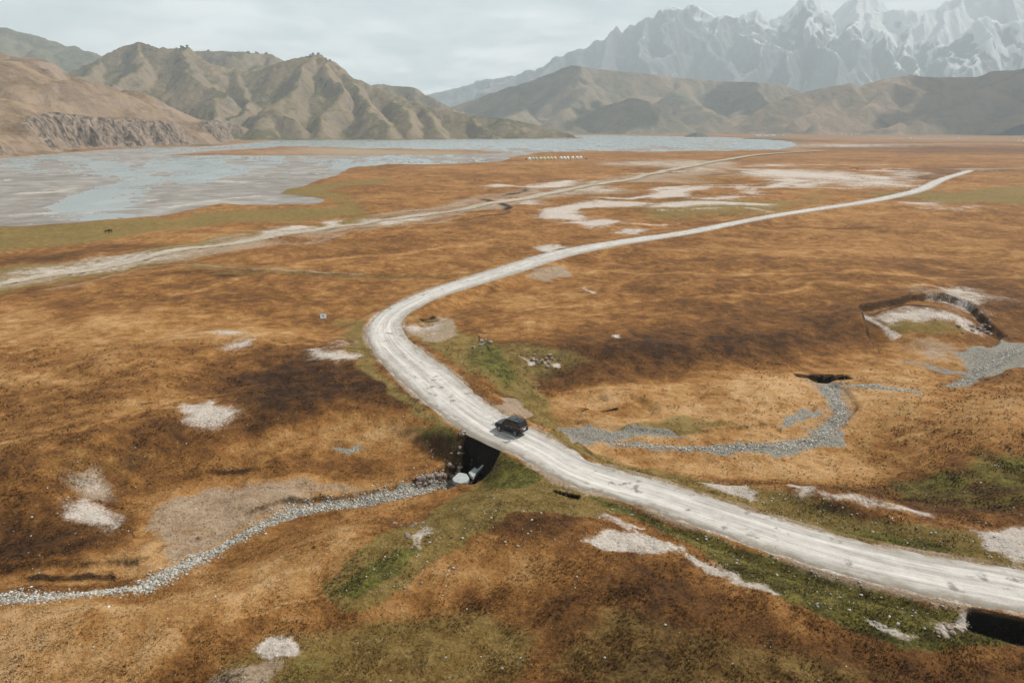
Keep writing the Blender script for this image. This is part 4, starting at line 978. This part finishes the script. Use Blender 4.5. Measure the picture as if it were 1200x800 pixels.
# ------------------------------------------------------------------ mesh part helpers
def bm_obj(name, bm, mat, parent=None, smooth=False, loc=None):
    me = bpy.data.meshes.new(name); bm.normal_update(); bm.to_mesh(me); bm.free(); me.materials.append(mat)
    if smooth: me.polygons.foreach_set('use_smooth', [True] * len(me.polygons)); 
    o = bpy.data.objects.new(name, me); C.objects.link(o)
    if parent: o.parent = parent
    if loc: o.location = loc
    return o
def box(bm, cx, cy, cz, sx, sy, sz, bev=0.0, rot=None):
    m = Matrix.Translation((cx, cy, cz)) @ (rot or Matrix.Identity(4)) @ Matrix.Diagonal((sx, sy, sz, 1))
    r = bmesh.ops.create_cube(bm, size=1, matrix=m)
    if bev:
        es = list({e for v in r['verts'] for e in v.link_edges}); bmesh.ops.bevel(bm, geom=es, offset=bev, segments=2, affect='EDGES')
def cyl(bm, cx, cy, cz, r1, r2, h, n=20, axis='Z'):
    rot = {'Z': Matrix.Identity(4), 'Y': Matrix.Rotation(R(90), 4, 'X'), 'X': Matrix.Rotation(R(90), 4, 'Y')}[axis]
    bmesh.ops.create_cone(bm, cap_ends=True, segments=n, radius1=r1, radius2=r2, depth=h, matrix=Matrix.Translation((cx, cy, cz)) @ rot)
def thing(name, loc, rz, label, cat, group=None):
    o = bpy.data.objects.new(name, None); C.objects.link(o); o.empty_display_size = .3
    o.location = loc; o.rotation_euler = (0, 0, rz); o['label'] = label; o['category'] = cat
    if group: o['group'] = group
    return o
def copy_tree(root, loc, rz, label, group=None):
    r = root.copy(); C.objects.link(r); r.location = loc; r.rotation_euler = (0, 0, rz); r['label'] = label
    if group: r['group'] = group
    for ch in list(root.children):
        c_ = ch.copy(); C.objects.link(c_); c_.parent = r
        for g in list(ch.children):
            d = g.copy(); C.objects.link(d); d.parent = c_
    return r

PAINT = plain('black_paint', (.004, .006, .008), .25, .35, 0, .1, 3, **{'Coat Weight': .25, 'Coat Roughness': .05})
GLASS = plain('dark_window_glass', (.012, .018, .02), .04, .9, 0)
CHROME = plain('chrome_trim', (.75, .76, .76), .2, .5, 1.0)
RUB = plain('tyre_rubber', (.02, .02, .019), .85, .2)
ALLOY = plain('alloy_rim', (.32, .33, .34), .35, .5, .9)
REDL = plain('red_lamp_lens', (.25, .01, .01), .15, .6)
CLEARL = plain('clear_lamp_lens', (.6, .62, .62), .1, .6)
PLAST = plain('black_trim_plastic', (.03, .03, .03), .6, .3)
PLATE = plain('number_plate_white', (.7, .7, .68), .4, .4)

# ------------------------------------------------------------------ the SUV (local +X forward)
def loft(sections, mat, name, parent):
    bm = bmesh.new(); rings = []
    for x, half in sections:
        pts = [(x, y, z) for y, z in half] + [(x, -y, z) for y, z in half[::-1]]
        rings.append([bm.verts.new(q) for q in pts])
    n = len(rings[0])
    for a, b in zip(rings[:-1], rings[1:]):
        for i in range(n):
            j = (i + 1) % n
            bm.faces.new((a[i], a[j], b[j], b[i]))
    bm.faces.new(rings[0][::-1]); bm.faces.new(rings[-1])
    bmesh.ops.remove_doubles(bm, verts=bm.verts, dist=.001); bmesh.ops.recalc_face_normals(bm, faces=bm.faces)
    return bm_obj(name, bm, mat, parent)
def make_suv(loc, rz, label):
    t_ = thing('parked_car', loc, rz, label, 'car')
    def low(w, zt, zb=.38): return [(0.0, zb), (w * .82, zb), (w * .95, zb + .06), (w, .62), (w * 1.0, .82), (w * .975, zt - .1), (w * .93, zt), (0.0, zt + .03)]
    body = loft([(-2.36, low(.80, .98, .5)), (-2.30, low(.90, 1.06, .42)), (-2.1, low(.95, 1.12)), (-1.4, low(.965, 1.14)), (0, low(.965, 1.12)), (.95, low(.965, 1.10)), (1.3, low(.955, 1.08)), (1.9, low(.94, 1.02)), (2.2, low(.88, .95)), (2.34, low(.76, .84, .45))], PAINT, 'body', t_)
    md = body.modifiers.new('bevel', 'BEVEL'); md.width = .03; md.segments = 2; md.limit_method = 'ANGLE'; md.angle_limit = R(20)
    def cab(w0, w1, z1): return [(0.0, 1.05), (w0, 1.08), (w1 + .05, z1 - .1), (w1 - .02, z1 - .02), (w1 - .14, z1 + .02), (0.0, z1 + .045)]
    cabin = loft([(-2.22, cab(.86, .80, 1.16)), (-2.12, cab(.88, .82, 1.45)), (-1.98, cab(.89, .79, 1.72)), (-1.6, cab(.895, .79, 1.77)), (-.3, cab(.90, .79, 1.80)), (.35, cab(.895, .77, 1.75)), (.72, cab(.89, .72, 1.48)), (1.12, cab(.88, .84, 1.14))], PAINT, 'cabin', t_)
    # windows: side panes, rear pane and windscreen 6 mm proud of the cabin
    def pane(name, pts, parent=t_, mat=GLASS, th=.012):
        bm = bmesh.new(); p = [Vector(q) for q in pts]; nn = (p[1] - p[0]).cross(p[2] - p[0]).normalized()
        a = [bm.verts.new(q + nn * th) for q in p]; b = [bm.verts.new(q - nn * th) for q in p]
        bm.faces.new(a); bm.faces.new(b[::-1])
        for i in range(len(p)): bm.faces.new((a[i], b[i], b[(i + 1) % len(p)], a[(i + 1) % len(p)]))
        bmesh.ops.recalc_face_normals(bm, faces=bm.faces)
        return bm_obj(name, bm, mat, parent)
    for s in (1, -1):
        def sy(z): return s * (.90 - (z - 1.08) / .62 * .065 + .012)
        for xa, xb, xc, xd in ((-1.98, -1.35, -1.32, -1.88), (-1.28, -.42, -.40, -1.26), (-.34, .62, .36, -.32)):
            pane('side_window', [(xa, sy(1.15), 1.15), (xb + (.22 if xb > .5 else 0), sy(1.15), 1.15), (xc, sy(1.62), 1.62), (xd, sy(1.62), 1.62)])
        bm = bmesh.new(); box(bm, .72, s * 1.03, 1.16, .12, .2, .14, .03); bm_obj('side_mirror', bm, PAINT, t_)
        bm = bmesh.new(); box(bm, -.65, s * .70, 1.87, 2.3, .035, .03, .01)
        for q in (-1.75, -.65, .45): box(bm, q, s * .70, 1.84, .08, .03, .06)
        bm_obj('roof_rail', bm, CHROME, t_)
        bm = bmesh.new(); box(bm, -.5, s * .93, .40, 2.3, .14, .06, .02); bm_obj('side_step', bm, PLAST, t_)
        for q in (-.75, .1):
            bm = bmesh.new(); box(bm, q, s * .975, .98, .2, .03, .035, .01); bm_obj('door_handle', bm, CHROME, t_)
        bm = bmesh.new(); box(bm, -2.29, s * .78, .98, .14, .22, .24, .03); bm_obj('tail_light', bm, REDL, t_)
        bm = bmesh.new(); box(bm, 2.2, s * .66, .82, .22, .34, .14, .03); bm_obj('headlight', bm, CLEARL, t_)
        for q in (-1.42, 1.42):
            bm = bmesh.new(); cyl(bm, 0, 0, 0, .375, .375, .24, 32, 'Y'); es = [e for e in bm.edges if abs((e.verts[0].co.y) - (e.verts[1].co.y)) < .01]
            bmesh.ops.bevel(bm, geom=es, offset=.03, segments=2, affect='EDGES')
            wheel = bm_obj('wheel', bm, RUB, t_, False, (q, s * .85, .375))
            bm = bmesh.new(); cyl(bm, 0, s * .12, 0, .25, .25, .02, 24, 'Y')
            for k in range(5):
                box(bm, 0, s * .135, 0, .05, .02, .46, 0, Matrix.Rotation(k * R(36), 4, 'Y'))
            bm_obj('rim', bm, ALLOY, wheel)
            bm = bmesh.new()      # dark arch lip
            for k in range(13):
                a = math.pi * k / 12; box(bm, q + .44 * math.cos(a), s * .945, .40 + .44 * math.sin(a), .06, .07, .13, 0, Matrix.Rotation(-a, 4, 'Y'))
            bm_obj('wheel_arch', bm, PLAST, t_)
    pane('rear_window', [(-2.215, -.70, 1.19), (-2.215, .70, 1.19), (-2.03, .70, 1.66), (-2.03, -.70, 1.66)], th=.02)
    pane('windscreen', [(1.10, -.76, 1.20), (1.10, .76, 1.20), (.48, .62, 1.69), (.48, -.62, 1.69)], th=.02)
    pane('roof_window', [(-.9, -.42, 1.845), (.15, -.42, 1.83), (.15, .42, 1.83), (-.9, .42, 1.845)], th=.012)
    bm = bmesh.new(); box(bm, -2.04, 0, 1.79, .26, 1.3, .04, .015); bm_obj('rear_spoiler', bm, PAINT, t_)
    bm = bmesh.new(); box(bm, -2.36, 0, 1.03, .04, 1.15, .06, .012); bm_obj('tailgate_trim', bm, CHROME, t_)
    bm = bmesh.new(); box(bm, -2.34, 0, .60, .16, 1.7, .24, .05); bu = bm_obj('rear_bumper', bm, PLAST, t_)
    bm = bmesh.new(); box(bm, -2.40, 0, .50, .08, 1.0, .06, .012); bm_obj('skid_plate', bm, CHROME, bu)
    bm = bmesh.new(); box(bm, -2.37, 0, .84, .02, .52, .12, .005); bm_obj('number_plate', bm, PLATE, t_)
    bm = bmesh.new(); box(bm, 2.3, 0, .55, .16, 1.6, .22, .05); bm_obj('front_bumper', bm, PLAST, t_)
    bm = bmesh.new(); box(bm, 2.33, 0, .76, .06, .8, .16, .01); bm_obj('grille', bm, PLAST, t_)
    return t_
cxy = at(599, 505.5, .3)
i0 = int(np.argmin(np.hypot(RC[:, 0] - cxy[0], RC[:, 1] - cxy[1])))
hd = math.atan2(tan[i0, 1], tan[i0, 0])
print('car heading', math.degrees(hd), 'at', cxy, 'road half width', RW[i0])
hd += R(9)
suv = make_suv((cxy[0], cxy[1], float(rzf(np.array([cxy[0]]), np.array([cxy[1]]))[0]) - .0), hd, 'black off-road car driving away on the pale gravel road')
suv.name = 'off_road_car'; suv.scale = (.97, 1.05, 1.2)

# ------------------------------------------------------------------ roadside board on two posts
BOARD = plain('board_pale', (.74, .80, .80), .5, .4)
BLUE = plain('board_blue_mark', (.10, .28, .36), .5, .4)
POST = plain('dark_post', (.06, .065, .07), .5, .4)
(bxx, byy), = ground_pts([(379.5, 378)])
bd = thing('sign_board', (bxx, byy, hz(bxx, byy)), R(8), 'pale rectangular board on two dark posts in the grass left of the road bend', 'sign')
bm = bmesh.new(); box(bm, 0, 0, 1.55, 1.4, .06, 1.05, .01); pn = bm_obj('panel', bm, BOARD, bd)
bm = bmesh.new(); box(bm, -.05, -.034, 1.62, .42, .012, .28, .004); bm_obj('mark', bm, BLUE, pn)
bm = bmesh.new()
for s in (-1, 1): box(bm, s * .715, -.005, 1.55, .04, .08, 1.12, .005)
for s in (-1, 1): box(bm, 0, -.005, 1.55 + s * .545, 1.39, .08, .04, .005)
bm_obj('frame', bm, BLUE, pn)
for s in (-1, 1):
    bm = bmesh.new(); cyl(bm, s * .6, .075, .85, .04, .04, 2.3, 10); bm_obj('post', bm, POST, bd)

# ------------------------------------------------------------------ concrete apron at the culvert
CONC = plain('pale_concrete', (.30, .315, .31), .8, .25, 0, .15, 1.2)
CONCD = plain('damp_concrete', (.16, .16, .15), .7, .3, 0, .2, 1.0)
def slab(name, px, z_of, th, parent, mat):
    bm = bmesh.new(); P = []
    for (a, b), z in zip(px, z_of):
        x, y = at(a, b, z); P.append((x - parent.location.x, y - parent.location.y, z - parent.location.z))
    a = [bm.verts.new(q) for q in P]; b = [bm.verts.new((q[0], q[1], q[2] - th)) for q in P]
    bm.faces.new(a); bm.faces.new(b[::-1])
    for i in range(len(P)): bm.faces.new((a[i], b[i], b[(i + 1) % len(P)], a[(i + 1) % len(P)]))
    bmesh.ops.recalc_face_normals(bm, faces=bm.faces)
    bmesh.ops.bevel(bm, geom=bm.edges[:], offset=.03, segments=1, affect='EDGES')
    return bm_obj(name, bm, mat, parent)
ax, ay = at(540, 558, -3.4)
ap = thing('culvert_apron', (ax, ay, -3.4), 0, 'pale concrete outlet apron where the stream leaves the culvert under the road', 'culvert')
slab('apron_slab', [(530, 560), (538, 553), (547, 555), (550, 560), (546, 565), (539, 566), (532, 564)], [-3.35] * 7, .5, ap, CONC)
slab('channel_slab', [(549, 553.3), (556, 547), (560, 549), (566, 543), (568.5, 543.5), (560, 552), (554, 559)], [-3.2, -3.1, -3.1, -2.9, -2.9, -3.1, -3.2], .45, ap, CONC)
# round pipe mouth, half hidden in the shade of the embankment
px_, py_ = at(578, 524, -2.6)
cul = thing('culvert_pipe', (px_, py_, -2.6), R(35), 'dark round culvert pipe mouth in the pit beside the road', 'culvert pipe')
bm = bmesh.new(); n_ = 28
rings = [[bm.verts.new((x, rr * math.cos(2 * math.pi * k / n_), rr * math.sin(2 * math.pi * k / n_))) for k in range(n_)] for x, rr in ((5, .75), (-1.2, .75), (-1.2, .9), (5, .9))]
for a, b in zip(rings[:-1], rings[1:]):
    for k in range(n_): bm.faces.new((a[k], a[(k + 1) % n_], b[(k + 1) % n_], b[k]))
bmesh.ops.recalc_face_normals(bm, faces=bm.faces)
bm_obj('pipe', bm, CONCD, cul)

# ------------------------------------------------------------------ yurts
FELT_W = plain('white_felt', (.74, .72, .66), .9, .1, 0, .06, 1.5)
FELT_Y = plain('cream_felt', (.62, .57, .36), .9, .1, 0, .08, 1.5)
FELT_G = plain('pale_green_felt', (.42, .50, .42), .9, .1, 0, .08, 1.5)
WOOD = plain('yurt_door_wood', (.12, .06, .03), .7, .2)
def make_yurt(loc, rz, r, h, mat, label, group):
    t_ = thing('yurt', loc, rz, label, 'yurt', group)
    bm = bmesh.new(); bmesh.ops.create_cone(bm, cap_ends=False, segments=24, radius1=r, radius2=r * .98, depth=h * .52, matrix=Matrix.Translation((0, 0, h * .26))); bm_obj('wall', bm, mat, t_, True)
    bm = bmesh.new(); n_ = 24; prev = None
    for rr, zz in ((r * 1.06, h * .50), (r * .95, h * .62), (r * .6, h * .84), (r * .25, h * .97), (r * .01, h)):
        ring = [bm.verts.new((rr * math.cos(2 * math.pi * k / n_), rr * math.sin(2 * math.pi * k / n_), zz)) for k in range(n_)]
        if prev:
            for k in range(n_): bm.faces.new((prev[k], prev[(k + 1) % n_], ring[(k + 1) % n_], ring[k]))
        prev = ring
    bmesh.ops.recalc_face_normals(bm, faces=bm.faces)
    rf = bm_obj('roof', bm, mat, t_, True)
    bm = bmesh.new(); cyl(bm, 0, 0, h * 1.0, r * .2, r * .2, .12, 14); bm_obj('crown_ring', bm, WOOD, rf)
    bm = bmesh.new(); box(bm, 0, -r * .99, .75, .75, .16, 1.5, .02); bm_obj('door', bm, WOOD, t_)
    return t_
def gz_at(px, py):
    (x, y), = ground_pts([(px, py)]); return (x, y, hz(x, y))
row = [(620.2, 'W', 'white yurt at the left end of the row by the lake, beside the dark car'), (624.3, 'G', 'greenish yurt second from the left in the lakeside row'), (628.2, 'G', 'greenish yurt third from the left in the lakeside row'),
       (633.4, 'Y', 'cream yurt fourth from the left in the lakeside row'), (637.7, 'Y', 'cream yurt fifth from the left in the lakeside row'), (641.9, 'Y', 'cream yurt sixth from the left in the lakeside row'),
       (645.9, 'Y', 'cream yurt seventh from the left, amid the lakeside row'), (650.2, 'Y', 'cream yurt just left of the gap in the middle of the lakeside row'), (657.4, 'W', 'white yurt just right of the gap in the middle of the lakeside row'),
       (661.4, 'W', 'white yurt fifth from the right in the lakeside row'), (665.3, 'W', 'white yurt fourth from the right in the lakeside row'), (671.0, 'W', 'white yurt third from the right in the lakeside row'),
       (676.2, 'W', 'white yurt second from the right in the lakeside row'), (680.3, 'W', 'white yurt at the right end of the lakeside row')]
protos = {}
for i, (px, m_, lab) in enumerate(row):
    loc = gz_at(px, 187.6 - i * .11)
    if m_ not in protos: protos[m_] = make_yurt(loc, .5, 2.2, 3.9, {'W': FELT_W, 'Y': FELT_Y, 'G': FELT_G}[m_], lab, 'yurts in the row by the lake'); protos[m_].location = loc
    else: copy_tree(protos[m_], loc, random.uniform(-.3, .4), lab, 'yurts in the row by the lake')
g2 = 'small white yurts at the foot of the right hills'
for px, py, lab in [(987, 157.2, 'tiny white yurt at the left end of the group under the right hill'), (992.5, 157.0, 'tiny white yurt second from the left in the group under the right hill'), (998.5, 156.9, 'tiny white yurt in the middle of the group under the right hill'),
                    (1003, 156.9, 'tiny white yurt second from the right in the group under the right hill'), (1006.8, 156.8, 'tiny white yurt at the right end of the group under the right hill')]:
    x, y, z = at_depth(px, py - 1.6, 4150); yy = copy_tree(protos['W'], (x, y, -1), .3, lab, g2); yy.scale = (1.6, 1.6, 2.4)
for px, py, sc_, lab in [(1194, 166, 1.3, 'white yurt at the right edge of the far plain, left one of a pair'), (1199, 166.1, 1.3, 'white yurt cut by the right edge of the photo on the far plain'),
                         (1067, 163.4, 1.5, 'lone white yurt on the far plain under the pale end of the right hill'), (1124, 163.6, 1.5, 'lone white yurt on the far plain below the dark hillside')]:
    x, y, z = gz_at(px, py); yy = copy_tree(protos['W'], (x, y, z), .1, lab, 'scattered white yurts on the far plain'); yy.scale = (sc_,) * 3

# long white camp buildings on the far shore
WHT = plain('whitewash', (.74, .74, .72), .8, .2); ROOFM = plain('pale_sheet_roof', (.52, .55, .56), .5, .3); DARKW = plain('dark_pane', (.03, .035, .04), .2, .6)
def house(loc, rz, L, W, Hh, label):
    t_ = thing('camp_building', loc, rz, label, 'building', 'white camp buildings on the far shore')
    bm = bmesh.new(); box(bm, 0, 0, Hh / 2, L, W, Hh); wl_ = bm_obj('wall', bm, WHT, t_)
    bm = bmesh.new(); a = L / 2 + .4; b = W / 2 + .4
    v = [bm.verts.new(q) for q in [(-a, -b, Hh), (a, -b, Hh), (a, b, Hh), (-a, b, Hh), (-a, 0, Hh + 1.6), (a, 0, Hh + 1.6)]]
    for f in ((0, 1, 5, 4), (2, 3, 4, 5), (1, 2, 5), (3, 0, 4), (3, 2, 1, 0)): bm.faces.new([v[k] for k in f])
    bm_obj('roof', bm, ROOFM, t_)
    for k in range(max(1, int(L / 5))):
        bm = bmesh.new(); box(bm, -L / 2 + 2.5 + k * 5, -W / 2 - .03, Hh * .55, 1.2, .06, 1.2); bm_obj('window', bm, DARKW, t_)
    bm = bmesh.new(); box(bm, L / 2 - 1.2, -W / 2 - .03, 1.05, 1, .06, 2.1); bm_obj('door', bm, DARKW, t_)
for px, L, Hh, lab in [(889, 26, 5.5, 'low white building at the left end of the far camp'), (898, 24, 5, 'long white building in the middle of the far camp'), (906, 22, 6.5, 'taller white building right of the middle of the far camp'), (918, 10, 8, 'small white block standing apart at the right end of the far camp')]:
    x, y = at(px, 158.6, 0); y2 = 3650; x *= y2 / y; house((x, y2, .0), random.uniform(-.1, .1), L, 9, Hh, lab)

# dark cars by the yurts
for px, py, a, lab in [(616.8, 187.6, 1.5, 'dark car parked at the left end of the yurt row'), (687, 187, 1.45, 'dark car parked right of the yurt row')]:
    copy_tree(suv, gz_at(px, py), a, lab, 'cars parked by the yurts').name = 'parked_car'

# ------------------------------------------------------------------ horses (continuous skinned bodies)
HIDE = plain('dark_bay_hide', (.035, .018, .010), .7, .2, 0, .25, 2); MANE = plain('black_mane', (.01, .008, .007), .8, .2)
def make_horse(loc, rz, label, group):
    P = {'pel': (-.60, 0, 1.18, .27), 'mid': (-.1, 0, 1.10, .30), 'che': (.42, 0, 1.12, .28), 'nk0': (.70, 0, 1.22, .19), 'nk1': (.98, 0, .98, .13), 'hd0': (1.18, 0, .66, .11), 'muz': (1.28, 0, .30, .065), 'crp': (-.80, 0, 1.10, .2)}
    E = [('pel', 'mid'), ('mid', 'che'), ('che', 'nk0'), ('nk0', 'nk1'), ('nk1', 'hd0'), ('hd0', 'muz'), ('pel', 'crp')]
    for s, nm in ((1, 'l'), (-1, 'r')):
        P.update({nm + 'h': (-.66, s * .17, .95, .17), nm + 'k': (-.52, s * .18, .78, .11), nm + 'o': (-.76, s * .17, .52, .06), nm + 'f': (-.70, s * .17, .14, .045), nm + 'u': (-.66, s * .17, .02, .055),
                  nm + 's': (.42, s * .15, .88, .13), nm + 'w': (.44, s * .16, .50, .055), nm + 'p': (.43, s * .16, .14, .042), nm + 'q': (.46, s * .16, .02, .052)})
        E += [('crp' if 0 else 'pel', nm + 'h'), (nm + 'h', nm + 'k'), (nm + 'k', nm + 'o'), (nm + 'o', nm + 'f'), (nm + 'f', nm + 'u'), ('che', nm + 's'), (nm + 's', nm + 'w'), (nm + 'w', nm + 'p'), (nm + 'p', nm + 'q')]
        P[nm + 'e'] = (1.10, s * .07, .82, .025); P[nm + 'e2'] = (1.06, s * .09, .90, .012); E += [('hd0', nm + 'e'), (nm + 'e', nm + 'e2')]
    keys = list(P); me = bpy.data.meshes.new('horse')
    me.from_pydata([P[k][:3] for k in keys], [(keys.index(a), keys.index(b)) for a, b in E], []); me.materials.append(HIDE)
    o = bpy.data.objects.new('horse', me); C.objects.link(o)
    md = o.modifiers.new('skin', 'SKIN')
    for k, q in zip(keys, me.skin_vertices[0].data): q.radius = (P[k][3],) * 2; q.use_root = (k == 'pel')
    o.modifiers.new('sub', 'SUBSURF').levels = 1; o.modifiers['sub'].render_levels = 1; md.use_smooth_shade = True
    o.location = loc; o.rotation_euler = (0, 0, rz); o['label'] = label; o['category'] = 'horse'; o['group'] = group
    bm = bmesh.new(); cyl(bm, -1.0, 0, .82, .03, .07, .7, 8); bm_obj('tail', bm, MANE, o)
    bm = bmesh.new(); box(bm, .86, 0, 1.27, .5, .04, .16, .01, Matrix.Rotation(R(42), 4, 'Y')); bm_obj('mane', bm, MANE, o)
    return o
def horse_copy(h0, loc, rz, label, group):
    h = h0.copy(); C.objects.link(h); h.location = loc; h.rotation_euler = (0, 0, rz); h['label'] = label; h['group'] = group
    for ch in h0.children: q = ch.copy(); C.objects.link(q); q.parent = h
    return h
gh = 'horses grazing out on the plain'
h0 = make_horse(gz_at(997.5, 198.3), .1, 'dark horse grazing by the salt flats, leftmost of three', gh)
horse_copy(h0, gz_at(1001.0, 198.0), 3.0, 'dark horse grazing by the salt flats, middle one of three', gh)
horse_copy(h0, gz_at(1004.5, 198.3), .3, 'dark horse grazing by the salt flats, rightmost of three', gh)
horse_copy(h0, gz_at(707.5, 185.8), 1.2, 'lone dark horse standing well right of the yurt row', gh)
horse_copy(h0, gz_at(126, 273.5), .2, 'dark horse on the olive lake meadow at left, left one of two', 'horses on the lake meadow')
horse_copy(h0, gz_at(129.5, 272.6), 2.9, 'dark horse on the olive lake meadow at left, right one of two', 'horses on the lake meadow')

# ------------------------------------------------------------------ light, sky
SUN_EL, SUN_AZ = R(48), math.atan2(.84, .50)      # azimuth measured from +Y towards +X
sv = Vector((math.cos(SUN_EL) * math.sin(SUN_AZ), math.cos(SUN_EL) * math.cos(SUN_AZ), math.sin(SUN_EL)))
sd = bpy.data.lights.new('sun', 'SUN'); sd.energy = 5.0; sd.angle = R(.5); sd.color = (1, .95, .87)
so = bpy.data.objects.new('sun', sd); C.objects.link(so); so.rotation_euler = (-sv).to_track_quat('-Z', 'Y').to_euler()

wd = bpy.data.worlds.new('World'); scene.world = wd; wd.use_nodes = True
wt_ = wd.node_tree; wt_.nodes.clear()
class WNT(NT):
    def __init__(s, tree): s.t = tree
w = WNT(wt_)
out = wt_.nodes.new('ShaderNodeOutputWorld'); bg = wt_.nodes.new('ShaderNodeBackground')
sky = w.n('ShaderNodeTexSky', sky_type='NISHITA', sun_disc=False, sun_elevation=SUN_EL, sun_rotation=SUN_AZ, altitude=3200)
gen = w.n('ShaderNodeTexCoord').outputs['Generated']
sep = w.n('ShaderNodeSeparateXYZ', {0: gen}).outputs
zz = w.math('ADD', w.math('MAXIMUM', sep[2], 0.0), .16)
cv_ = w.n('ShaderNodeCombineXYZ', {0: w.math('DIVIDE', sep[0], zz), 1: w.math('DIVIDE', sep[1], zz)}).outputs[0]
c1 = w.noise(cv_, .75, 8, .6, .35); c2 = w.noise(cv_, 2.4, 6, .6, .2)
shade = w.math('ADD', w.math('MULTIPLY', c1, .75), w.math('MULTIPLY', c2, .25))
cloud = w.ramp(shade, [(.40, (6.6, 7.8, 8.3)), (.5, (10.0, 10.8, 10.9)), (.58, (14.5, 14.7, 14.4))])
dark = w.mapr(sep[2], .16, .5, 1.0, .20)
cloud = w.n('ShaderNodeVectorMath', {0: cloud, 1: w.n('ShaderNodeCombineXYZ', {0: dark, 1: dark, 2: dark}).outputs[0]}, operation='MULTIPLY').outputs[0]
col = w.mix(w.mapr(c1, .25, .42, .78, .95), sky.outputs[0], cloud)
w.set(bg.inputs[0], col); bg.inputs[1].default_value = .10
wt_.links.new(bg.outputs[0], out.inputs[0])

# ------------------------------------------------------------------ haze
hz_m = bpy.data.materials.new('haze'); hz_m.use_nodes = True; nt = hz_m.node_tree; nt.nodes.clear()
ho = nt.nodes.new('ShaderNodeOutputMaterial'); pv = nt.nodes.new('ShaderNodeVolumePrincipled')
pv.inputs['Color'].default_value = (.80, .91, .98, 1); pv.inputs['Density'].default_value = 1.0e-4; pv.inputs['Anisotropy'].default_value = 0.0
nt.links.new(pv.outputs[0], ho.inputs['Volume'])
bm = bmesh.new(); HT = 3650; box(bm, 0, 8700, (HT - 22) / 2, 36000, 21000, HT + 22)
hzo = bm_obj('haze', bm, hz_m); hzo['kind'] = 'stuff'; hzo['label'] = 'thin pale blue air haze filling the valley'; hzo['category'] = 'haze'

# ------------------------------------------------------------------ cumulus clouds over the far hills: they cast the shade on them
t = NT('cloud_white'); t.finish((.85, .86, .88), 1.0, None, 0.0); CLM = t.m
def cloud_over(px, py, Y, sx, sy, rot, seed):
    x, y, z = at_depth(px, py, Y); alt = 3850
    k = (alt - z) / sv.z; cx_, cy_ = x + sv.x * k, y + sv.y * k
    bm = bmesh.new(); rs = random.Random(seed)
    for i in range(120):
        a = rs.uniform(0, 6.28); q = abs(rs.gauss(0, .48))
        u, v = q * math.cos(a) * sx, q * math.sin(a) * sy; s = rs.uniform(.12, .32) * min(sx, sy) * (1.25 - .6 * min(q, 1))
        ca_, sa_ = math.cos(rot), math.sin(rot)
        bmesh.ops.create_icosphere(bm, subdivisions=2, radius=1, matrix=Matrix.Translation((cx_ + u * ca_ - v * sa_, cy_ + u * sa_ + v * ca_, alt + s * .6 * .3)) @ Matrix.Diagonal((s, s, s * .45, 1)))
    o = bm_obj('cloud', bm, CLM, None, True); o['kind'] = 'structure'
if True:
    cloud_over(1170, 112, 4750, 760, 850, .2, 1)
    cloud_over(1320, 100, 4700, 700, 900, .0, 2)
    cloud_over(612, 104, 6300, 480, 520, .3, 3)
    cloud_over(728, 130, 5350, 330, 330, 0, 4)
    cloud_over(880, 118, 6000, 420, 700, .2, 5)

# ------------------------------------------------------------------ colour management
scene.view_settings.view_transform = 'Standard'; scene.view_settings.look = 'None'
scene.view_settings.exposure = 0.72; scene.view_settings.gamma = 1.0
scene.cycles.volume_bounces = 0; scene.cycles.max_bounces = 6; scene.cycles.diffuse_bounces = 2
